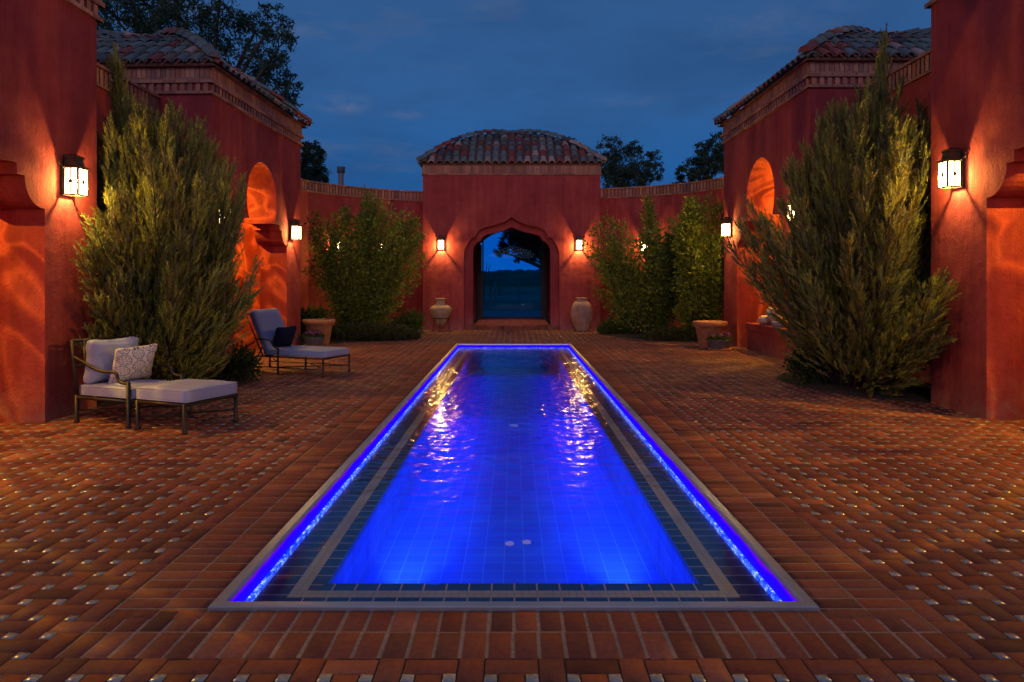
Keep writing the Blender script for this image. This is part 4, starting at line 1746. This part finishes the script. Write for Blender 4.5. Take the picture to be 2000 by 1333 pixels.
def lim_right(x, y, z):
    lo = np.interp(z, [.2, .5, .84, 1.27, 1.6, 1.9, 2.6, 3.4, 3.9], [-.05, -.05, -.10, -.75, -1.25, -1.55, -1.3, -.85, -.4])
    return lo < x < 1.15 and -1.3 < y < 1.9 and not (x > .2 and y < -.95) and not (z < .95 and x < .2)


def h01(k, m):
    return ((k * m) % 17) / 17.0


front_l = [(-.12 + .30 * h01(k, 5), -1.35 - .45 * h01(k, 7), .7 + 1.9 * h01(k, 11)) for k in range(22)]
front_r = [(.05 + .25 * h01(k, 5), -1.35 - .40 * h01(k, 7), .5 + 1.1 * h01(k, 11)) for k in range(14)] + [(-.30 + .22 * h01(k, 5), -1.1 - .40 * h01(k, 7), 1.7 + 1.6 * h01(k, 11)) for k in range(14)] + [(.10 + .2 * h01(k, 5), -.75 - .3 * h01(k, 7), 2.1 + 1.5 * h01(k, 11)) for k in range(12)]
front_l += [(-.30 + .2 * h01(k, 5), -.55 - .4 * h01(k, 7), 2.0 + 1.5 * h01(k, 11)) for k in range(12)]
jl = juniper_tips(165, 21, -1, 3.8, [(-0.85, 0.2, 4.76), (-0.80, 0.1, 4.45), (-0.92, 0.35, 4.2), (-0.72, 0.3, 4.1), (-.55, -.2, 3.95), (-.35, -.5, 3.8), (-.1, .3, 3.9), (.28, .3, 3.75), (.48, 0.1, 3.4), (-.4, -.9, 3.3), (-.25, -1.0, 2.9), (.95, .2, 2.9)] + front_l, 0.22, lim_left)
conifer_bush('juniper_bush', 'big feathery juniper left of the pool, behind the armchair', (-4.75, 9.60, 0), jl, JCOL, 0.26, 46, 31, 'shrub', 'feathery junipers beside the pool')
jr_ = juniper_tips(165, 22, 1, 3.9, [(0.45, 0.1, 5.0), (0.38, 0.05, 4.7), (0.52, 0.3, 4.45), (0.55, -.1, 4.3), (0.25, 0.1, 4.3), (-.05, -.2, 4.1), (-.45, .2, 3.8), (-.2, .4, 4.0), (0.62, -.5, 3.8), (.45, -.9, 3.5), (.35, -1.1, 3.1), (-1.6, .1, 2.3), (-1.7, .3, 2.0), (-1.5, 0, 2.6)] + front_r, 0.26, lim_right)
conifer_bush('juniper_bush', 'big feathery juniper right of the pool, beside the bench pavilion', (4.85, 9.85, 0), jr_, JCOL + [(0.34, 0.27, 0.06)], 0.26, 46, 32, 'shrub', 'feathery junipers beside the pool')


def leafy_bush(name, label, loc, tips, cols, ls, per, seed, cat='shrub', group=None, start=.2, twig=0.16, base_r=.3, lw=.42, stem_r=.012, up=.5):
    t = thing(name, label, cat, loc, 0, group)
    r_ = np.random.default_rng(seed)
    stems = MB()
    pos, dr_, sc_, tn = [], [], [], []
    cols = np.array(cols)
    for tip in tips:
        tip = np.array(tip, dtype=float)
        a0 = math.atan2(tip[1], tip[0]) + r_.normal(0, .5)
        br = base_r * math.sqrt(r_.uniform(0, 1))
        base = np.array([br * math.cos(a0), br * math.sin(a0), 0.02])
        ctrl = base + (tip - base) * np.array([0.35, 0.35, 0.6]) + r_.normal(0, .08, 3)
        L = np.linalg.norm(tip - base)
        tt = np.linspace(0, 1, 6)
        stems.tube([tuple(p) for p in bez(base, ctrl, tip, tt)], [stem_r * (1 - .8 * x) + .001 for x in tt], 5)
        n = int(per * L)
        u = start + (1 - start) * r_.uniform(0, 1, n)
        p = bez(base, ctrl, tip, u)
        side = r_.normal(size=(n, 3))
        off = side * twig * (0.35 + 1.0 * (1 - u))[:, None]
        pos.append(p + off)
        dr_.append(side + np.array([0, 0, up]))
        sc_.append(ls * r_.uniform(.55, 1.3, n))
        tn.append(cols[r_.integers(0, len(cols), n)] * r_.uniform(.7, 1.3, (n, 1)) * r_.uniform(.8, 1.2))
    stems.build('stem', WOOD, t, True)
    tv, tq = leaf_template(1, lw)
    pos = np.concatenate(pos)
    pos[:, 2] = np.maximum(pos[:, 2], 0.02)
    scatter('foliage', tv, tq, pos, frames(np.concatenate(dr_)), np.concatenate(sc_), np.concatenate(tn), LEAF, t)
    return t


def vase_tips(n, seed, zs, rs, sy=0.8, zlow=.5):
    r_ = np.random.default_rng(seed)
    out = []
    for _ in range(n):
        z = r_.uniform(zlow, zs[-1])
        rad = np.interp(z, zs, rs)
        a = r_.uniform(0, 2 * PI)
        k = math.sqrt(r_.uniform(0.1, 1))
        out.append((rad * k * math.cos(a), rad * k * sy * math.sin(a), z))
    return out


LCOL = [(0.17, 0.22, 0.038), (0.21, 0.26, 0.04), (0.13, 0.18, 0.036), (0.26, 0.29, 0.045)]
tl = vase_tips(110, 41, [.4, 1.0, 1.6, 2.3, 3.0, 3.5, 3.9], [.9, 1.3, 1.75, 2.0, 1.9, 1.5, .6], 0.5, .4) + [(1.55, .0, 3.2), (1.6, .2, 3.0), (1.4, 0, 3.35), (-1.3, 0, 3.2), (-1.5, .1, 3.0), (0.1, 0, 4.1), (.2, .1, 3.95)]
leafy_bush('leafy_shrub', 'tall loose leafy shrub between the left pavilion and the gatehouse', (-4.25, 19.65, 0), tl, LCOL, 0.11, 120, 51, 'shrub', 'tall leafy shrubs by the curved walls', twig=.13)
tr_ = vase_tips(100, 42, [.4, 1.0, 1.6, 2.3, 2.9, 3.3], [.9, 1.25, 1.6, 1.85, 1.75, 1.1], 0.5, .4) + [(-1.45, 0, 3.0), (-1.3, .1, 3.25), (-1.0, 0, 3.4), (.1, .0, 4.0), (.2, .1, 3.9), (.15, 0, 3.7), (.3, .2, 3.6)] + [(.5 + 1.2 * ((k * 7) % 23) / 23, -.2 + .6 * ((k * 5) % 11) / 11, .9 + 1.9 * ((k * 11) % 19) / 19) for k in range(34)]
leafy_bush('leafy_shrub', 'wide leafy shrub just right of the gatehouse, behind the egg-shaped jar', (3.7, 19.95, 0), tr_, LCOL, 0.11, 120, 52, 'shrub', 'tall leafy shrubs by the curved walls', twig=.13)
tr2 = vase_tips(60, 43, [.4, 1.0, 1.8, 2.6, 3.3, 3.8], [.6, .85, .9, .82, .7, .45], 0.8, .6)
leafy_bush('leafy_shrub', 'upright yellow-green leafy shrub lit by the lantern above the right terracotta pot', (5.0, 18.5, 0), tr2, [(0.24, 0.29, 0.035), (0.28, 0.31, 0.035), (0.19, 0.25, 0.035)], 0.105, 130, 53, 'shrub', 'tall leafy shrubs by the curved walls', twig=.12)


def mound(name, label, loc, rx, ry, h, cols, n, ls, seed, cat='ground cover', group=None, kind=None):
    """low ground-hugging plants: many short blades over a domed oval"""
    r_ = np.random.default_rng(seed)
    t = thing(name, label, cat, loc, 0, group) if not kind else None
    a = r_.uniform(0, 2 * PI, n)
    k = np.sqrt(r_.uniform(0, 1, n))
    x, y = rx * k * np.cos(a), ry * k * np.sin(a)
    z = h * np.sqrt(np.maximum(0, 1 - k ** 2.6)) * r_.uniform(.25, 1.0, n) * (1 + .25 * np.sin(x * 5 + seed) * np.cos(y * 6))
    d = np.stack([x / rx + r_.normal(0, .5, n), y / ry + r_.normal(0, .5, n), r_.uniform(.4, 1.4, n)], 1)
    tv, tq = leaf_template(1, .34)
    cols = np.array(cols)[r_.integers(0, len(cols), n)] * r_.uniform(.7, 1.3, (n, 1))
    scatter('foliage', tv, tq, np.stack([x, y, z], 1), frames(d), ls * r_.uniform(.6, 1.3, n), cols, LEAF, t)
    return t


GC_ = [(0.070, 0.085, 0.030), (0.085, 0.085, 0.035), (0.06, 0.075, 0.03)]
mound('ground_cover', 'low grey-green mound of ground cover under the left leafy shrub', (-4.0, 18.75, 0), 1.45, 0.95, 0.33, GC_, 7500, .12, 61, group='low plants along the beds')
mound('ground_cover', 'small low green mound beside the gatehouse corner, right of the egg-shaped jar', (3.15, 20.6, 0), 0.62, 0.75, 0.42, [(0.07, 0.10, 0.028), (0.085, 0.11, 0.03)], 4200, .11, 62, group='low plants along the beds')
mound('ground_cover', 'low dark strip of plants behind the right terracotta pot', (4.55, 18.45, 0), 1.1, 0.75, 0.25, GC_, 4200, .11, 63, group='low plants along the beds')
BL = [(0.075, 0.13, 0.022), (0.095, 0.15, 0.028)]
leafy_bush('broadleaf_plant', 'bright green broadleaf plant at the gatehouse corner, left of the urn', (-3.15, 20.75, 0), vase_tips(26, 71, [.15, .4, .7], [.35, .5, .3], .8, .2), BL, .15, 40, 71, 'plant', 'bright broadleaf plants', twig=.1, lw=.6)
leafy_bush('broadleaf_plant', 'bright green broadleaf plant behind the left terracotta pot', (-5.25, 18.2, 0), vase_tips(40, 72, [.15, .45, .82], [.45, .65, .4], .8, .25), BL, .15, 42, 72, 'plant', 'bright broadleaf plants', twig=.12, lw=.6)
leafy_bush('small_shrub', 'small dark green shrub at the foot of the left juniper', (-4.25, 10.55, 0), vase_tips(40, 73, [.1, .3, .5], [.4, .5, .25], .8, .15), [(.05, .075, .025), (.06, .085, .025)], .07, 130, 73, 'shrub', 'small shrubs under the junipers', twig=.09, lw=.5)
leafy_bush('small_shrub', 'small dark green shrub at the foot of the right juniper', (4.45, 10.35, 0), vase_tips(34, 74, [.1, .3, .55], [.35, .42, .25], .8, .15), [(.05, .075, .025), (.06, .09, .025)], .07, 130, 74, 'shrub', 'small shrubs under the junipers', twig=.09, lw=.5)


def bed(name, pts):
    """raised mulch bed from an outline, lumpy surface"""
    cx = sum(p[0] for p in pts) / len(pts)
    cy = sum(p[1] for p in pts) / len(pts)
    b = MB()
    n = len(pts)
    vs = []
    levels = (1.0, .97, .8, .5, .2)
    for li, k in enumerate(levels):
        for (x, y) in pts:
            vs.append((cx + (x - cx) * k, cy + (y - cy) * k, (-0.004, 0.022, 0.045, 0.055, 0.06)[li] + random.uniform(-.006, .006) * (li > 0)))
    vs.append((cx, cy, .06))
    fs = []
    for li in range(len(levels) - 1):
        fs += [(li * n + i, li * n + (i + 1) % n, (li + 1) * n + (i + 1) % n, (li + 1) * n + i) for i in range(n)]
    fs += [((len(levels) - 1) * n + i, (len(levels) - 1) * n + (i + 1) % n, len(vs) - 1) for i in range(n)]
    b.add(vs, fs)
    return tag(b.build(name, SOIL, None, True), kind='structure')


def spl(pts):
    return [tuple(p) for p in dense(pts, 5)]


bed('planting_bed', [(6.15, 8.66), (6.15, 12.3), (5.3, 12.25), (5.0, 12.0)] + spl([(4.5, 11.6), (4.15, 11.0), (4.12, 10.4), (4.25, 9.8), (4.55, 9.2), (5.19, 8.66)]))
bed('planting_bed', [(-6.1, 8.38), (-5.0, 8.40)] + spl([(-4.6, 8.9), (-4.1, 9.6), (-3.95, 10.4), (-4.15, 11.1), (-4.6, 11.55), (-5.15, 11.9)]) + [(-6.1, 11.9)])
bed('planting_bed', [(-6.3, 16.5), (-5.1, 16.5)] + spl([(-4.75, 17.3), (-4.2, 17.75), (-3.6, 18.0), (-3.0, 18.6), (-2.75, 19.6), (-2.9, 21.2), (-2.95, 22.2)]) + [(-2.95, 22.9), (-3.8, 22.5), (-4.7, 21.95), (-5.45, 21.25), (-6.0, 20.45)])
bed('planting_bed', [(2.85, 22.9), (2.85, 22.1)] + spl([(2.62, 21.2), (2.6, 20.2), (2.9, 19.3), (3.5, 18.4), (4.2, 17.7), (5.2, 17.35)]) + [(6.4, 17.4), (6.3, 19.9), (6.0, 20.7), (5.4, 21.4), (4.6, 22.1)])


# ------------------------------------------------------------------ trees outside the walls
def tree(label, loc, h, clumps, n, ls, cols, seed, trunk_r=.3, group='dark trees beyond the walls', name='broadleaf_tree', gaps=.6):
    """clumps: (x, y, z, r) local; trunk with limbs to each clump"""
    t = thing(name, label, 'tree', loc, 0, group)
    r_ = np.random.default_rng(seed)
    tk = MB()
    fork = np.array([0, 0, h * .34])
    tk.tube([(0, 0, 0), (r_.normal(0, .1), r_.normal(0, .1), h * .17), tuple(fork)], [trunk_r, trunk_r * .8, trunk_r * .65], 10)
    pos, sz, dirs = [], [], []
    tot = sum(c[3] ** 2 for c in clumps)
    for (x, y, z, rr) in clumps:
        c = np.array([x, y, z])
        mid = fork + (c - fork) * np.array([.35, .35, .6]) + r_.normal(0, .2, 3)
        tt = np.linspace(0, 1, 6)
        tk.tube([tuple(p) for p in bez(fork, mid, c, tt)], [trunk_r * .45 * (1 - .8 * q) + .01 for q in tt], 6)
        # twig clusters through the clump
        m = max(6, int(n * rr * rr / tot / 55))
        d = r_.normal(size=(m, 3))
        d /= np.linalg.norm(d, axis=1, keepdims=True)
        cen = c + d * (rr * r_.uniform(.25, 1.0, (m, 1)) ** .6)
        for q in cen:
            if r_.uniform() < .35:
                tk.tube([tuple(c + (q - c) * .1), tuple(c + (q - c) * .6 + r_.normal(0, .05, 3)), tuple(q)], [.03, .018, .006], 4)
            k = 55
            p = q + r_.normal(size=(k, 3)) * rr * .125 * np.array([1.1, 1.1, .8])
            pos.append(p)
    tk.build('trunk', WOOD, t, True)
    pos = np.concatenate(pos)
    M_ = len(pos)
    tv, tq = leaf_template(1, .5)
    cc = np.array(cols)[r_.integers(0, len(cols), M_)] * r_.uniform(.7, 1.3, (M_, 1))
    scatter('crown', tv, tq, pos, frames(r_.normal(size=(M_, 3)) + np.array([0, 0, .1])), ls * r_.uniform(.6, 1.3, M_), cc, LEAF, t)
    return t


def px(x, y, Y):
    """where a pixel of the photo lies at depth Y"""
    return np.array([(x - 1003) * Y / 1361, Y, 1.5 + (553 - y) * Y / 1361])


def tree_at(base_px, Y, cl, *a, **k):
    """clumps given as (photo x, photo y, radius in photo px, depth offset)"""
    bx = (base_px - 1003) * Y / 1361
    out = []
    top = 0
    for (x, y, r, dy) in cl:
        p = px(x, y, Y + dy)
        out.append((p[0] - bx, dy, p[2], r * Y / 1361))
        top = max(top, p[2])
    return tree(a[0], (bx, Y, 0), top, out, *a[1:], **k)


TC = [(0.075, 0.105, 0.055), (0.09, 0.12, 0.06), (0.06, 0.09, 0.05)]
tree_at(390, 31, [(230, 40, 60, 1), (290, 10, 70, 0), (360, 40, 70, -1), (420, 70, 60, 1), (330, -60, 90, 0), (230, -50, 70, 1), (430, 0, 45, -1), (470, 130, 55, 0), (500, 60, 48, 1), (535, 45, 36, 0), (545, 95, 40, -1), (525, 150, 48, 1), (560, 175, 36, 0), (480, 200, 55, 0), (560, 205, 26, 1), (400, 150, 60, 2), (300, 110, 70, 2), (520, 215, 38, 0), (590, 240, 12, 0), (170, 60, 60, 0)],
        'huge dark tree towering behind the far left pavilion', 34000, .15, TC, 81, .42)
tree_at(615, 46, [(612, 300, 22, 0), (600, 325, 24, 1), (622, 335, 20, -1), (608, 350, 22, 0), (632, 352, 12, 0), (598, 292, 12, 0)],
        'small dark tree just right of the far left pavilion', 9000, .16, TC, 82, .2)
tree_at(1215, 48, [(1195, 290, 26, 0), (1215, 320, 36, 1), (1240, 290, 20, 0), (1200, 350, 34, 0), (1245, 335, 30, -1), (1272, 312, 22, 0), (1282, 335, 18, 1), (1190, 325, 22, 0), (1225, 360, 34, 0), (1265, 350, 18, 0)],
        'dark tree with a broken crown behind the wall right of the gatehouse', 13000, .16, TC, 83, .25)
tree_at(1362, 44, [(1380, 300, 26, 0), (1400, 280, 20, 0), (1365, 325, 26, 1), (1395, 330, 30, 0), (1340, 330, 18, -1), (1410, 305, 26, 0), (1325, 350, 16, 0), (1370, 350, 24, 0), (1430, 320, 26, 0)],
        'dark tree beside the far right pavilion', 10000, .16, TC, 84, .25)
tree_at(1115, 58, [(1112, 280, 14, 0), (1122, 288, 12, 1), (1105, 288, 10, 0), (1118, 302, 14, 0), (1105, 318, 14, 0)],
        'treetop just above the right slope of the gatehouse roof', 1800, .25, TC, 85, .2)
tree_at(1100, 36.5, [(1010, 470, 24, 0), (1035, 462, 28, 0), (990, 480, 18, 0), (975, 492, 10, 0), (1000, 455, 20, 0), (1030, 488, 20, 0), (1050, 485, 20, 0), (1020, 492, 14, 0), (1060, 470, 24, 0), (1075, 495, 20, 1), (1010, 505, 8, 0), (1062, 512, 10, 0), (1040, 505, 8, 0), (1100, 450, 40, 0), (1085, 530, 18, 0)],
        'dark overhanging tree seen through the gatehouse arch', 20000, .12, [(0.018, 0.024, 0.016), (0.024, 0.03, 0.018)], 86, .3)
# bare saplings seen through the gate
for k, (x, Y, hh) in enumerate(((945, 60, 3.4), (958, 62, 2.9), (975, 66, 3.0))):
    b = MB()
    p0 = px(x, 560, Y)
    t = thing('sapling', ['bare thin sapling at the left side of the view through the arch', 'second bare sapling from the left in the view through the arch', 'rightmost bare sapling in the view through the arch'][k], 'tree', (p0[0], Y, 0), 0, 'bare saplings beyond the gate')
    for q in range(5):
        a = random.uniform(-.9, .9)
        b.tube([(0, 0, 0 if q == 0 else hh * .25), (a * .2, random.uniform(-.2, .2), hh * .5), (a * .7, random.uniform(-.3, .3), hh * random.uniform(.8, 1))], [.06, .04, .015], 5)
    b.build('trunk', WOOD, t)

# flue above the left curved wall
fl = thing('chimney_flue', 'slim metal chimney flue rising behind the curved wall on the left', 'chimney', (px(666, 340, 27)[0], 27, 0))
b = MB()
b.lathe([(0.10, 0.0), (0.10, 5.75)], 16)
b.build('pipe', CHIM, fl, True)
b = MB()
b.lathe([(0.105, 5.75), (0.15, 5.76), (0.15, 5.93), (0.16, 5.95), (0.16, 5.99), (0, 6.0)], 16)
b.build('cap', plain('grey_flue_cap', (0.12, 0.13, 0.15), .6), fl, True)

# far field: paddock fence, pale track, wooded ridge
fe = thing('paddock_fence', 'pale rail fence crossing the field seen through the gatehouse arch', 'fence', (0, 50, 0))
b = MB()
for z in (0.35, 0.75, 1.15):
    b.box(-9, 9, -.02, .02, z, z + .10)
b.build('rail', FENCEW, fe)
for k in range(-5, 6):
    b = MB()
    b.box(k * 1.7 - .07 + .4, k * 1.7 + .07 + .4, .025, .14, 0, 1.4)
    b.build('post', FENCEW, fe)
TRACK = plain('pale_gravel_track', (0.20, 0.21, 0.22), .9, 0, .2, 1.5, .2)
b = MB()
b.add([(-40, 29.5, -0.022), (40, 29.5, -0.022), (40, 38, -0.022), (-40, 38, -0.022)], [(0, 1, 2, 3)])
tag(b.build('road', TRACK), kind='structure')
b = MB()
b.add([(-60, 64, -0.022), (60, 64, -0.022), (60, 76, -0.022), (-60, 76, -0.022)], [(0, 1, 2, 3)])
tag(b.build('path', TRACK), kind='structure')
n = 160
vs, fs = [], []
for i in range(n + 1):
    x = -160 + 320 * i / n
    h0 = 8.3 + .5 * math.sin(x * .05) + 0.006 * x + random.uniform(-.5, .5)
    vs += [(x, 330, -0.1), (x, 338, h0 * .45 + random.uniform(-.3, .3)), (x, 350, h0 * .8 + random.uniform(-.4, .4)), (x, 370, h0)]
    vs.append((x, 420, -0.1))
for i in range(n):
    for k in range(4):
        fs.append((i * 5 + k, i * 5 + 5 + k, i * 5 + 6 + k, i * 5 + 1 + k))
b = MB()
b.add(vs, fs)
tag(b.build('hills', plain('wooded_ridge', (0.03, 0.042, 0.03), .95, 0, .5, .12, .3, .4), None), kind='structure')
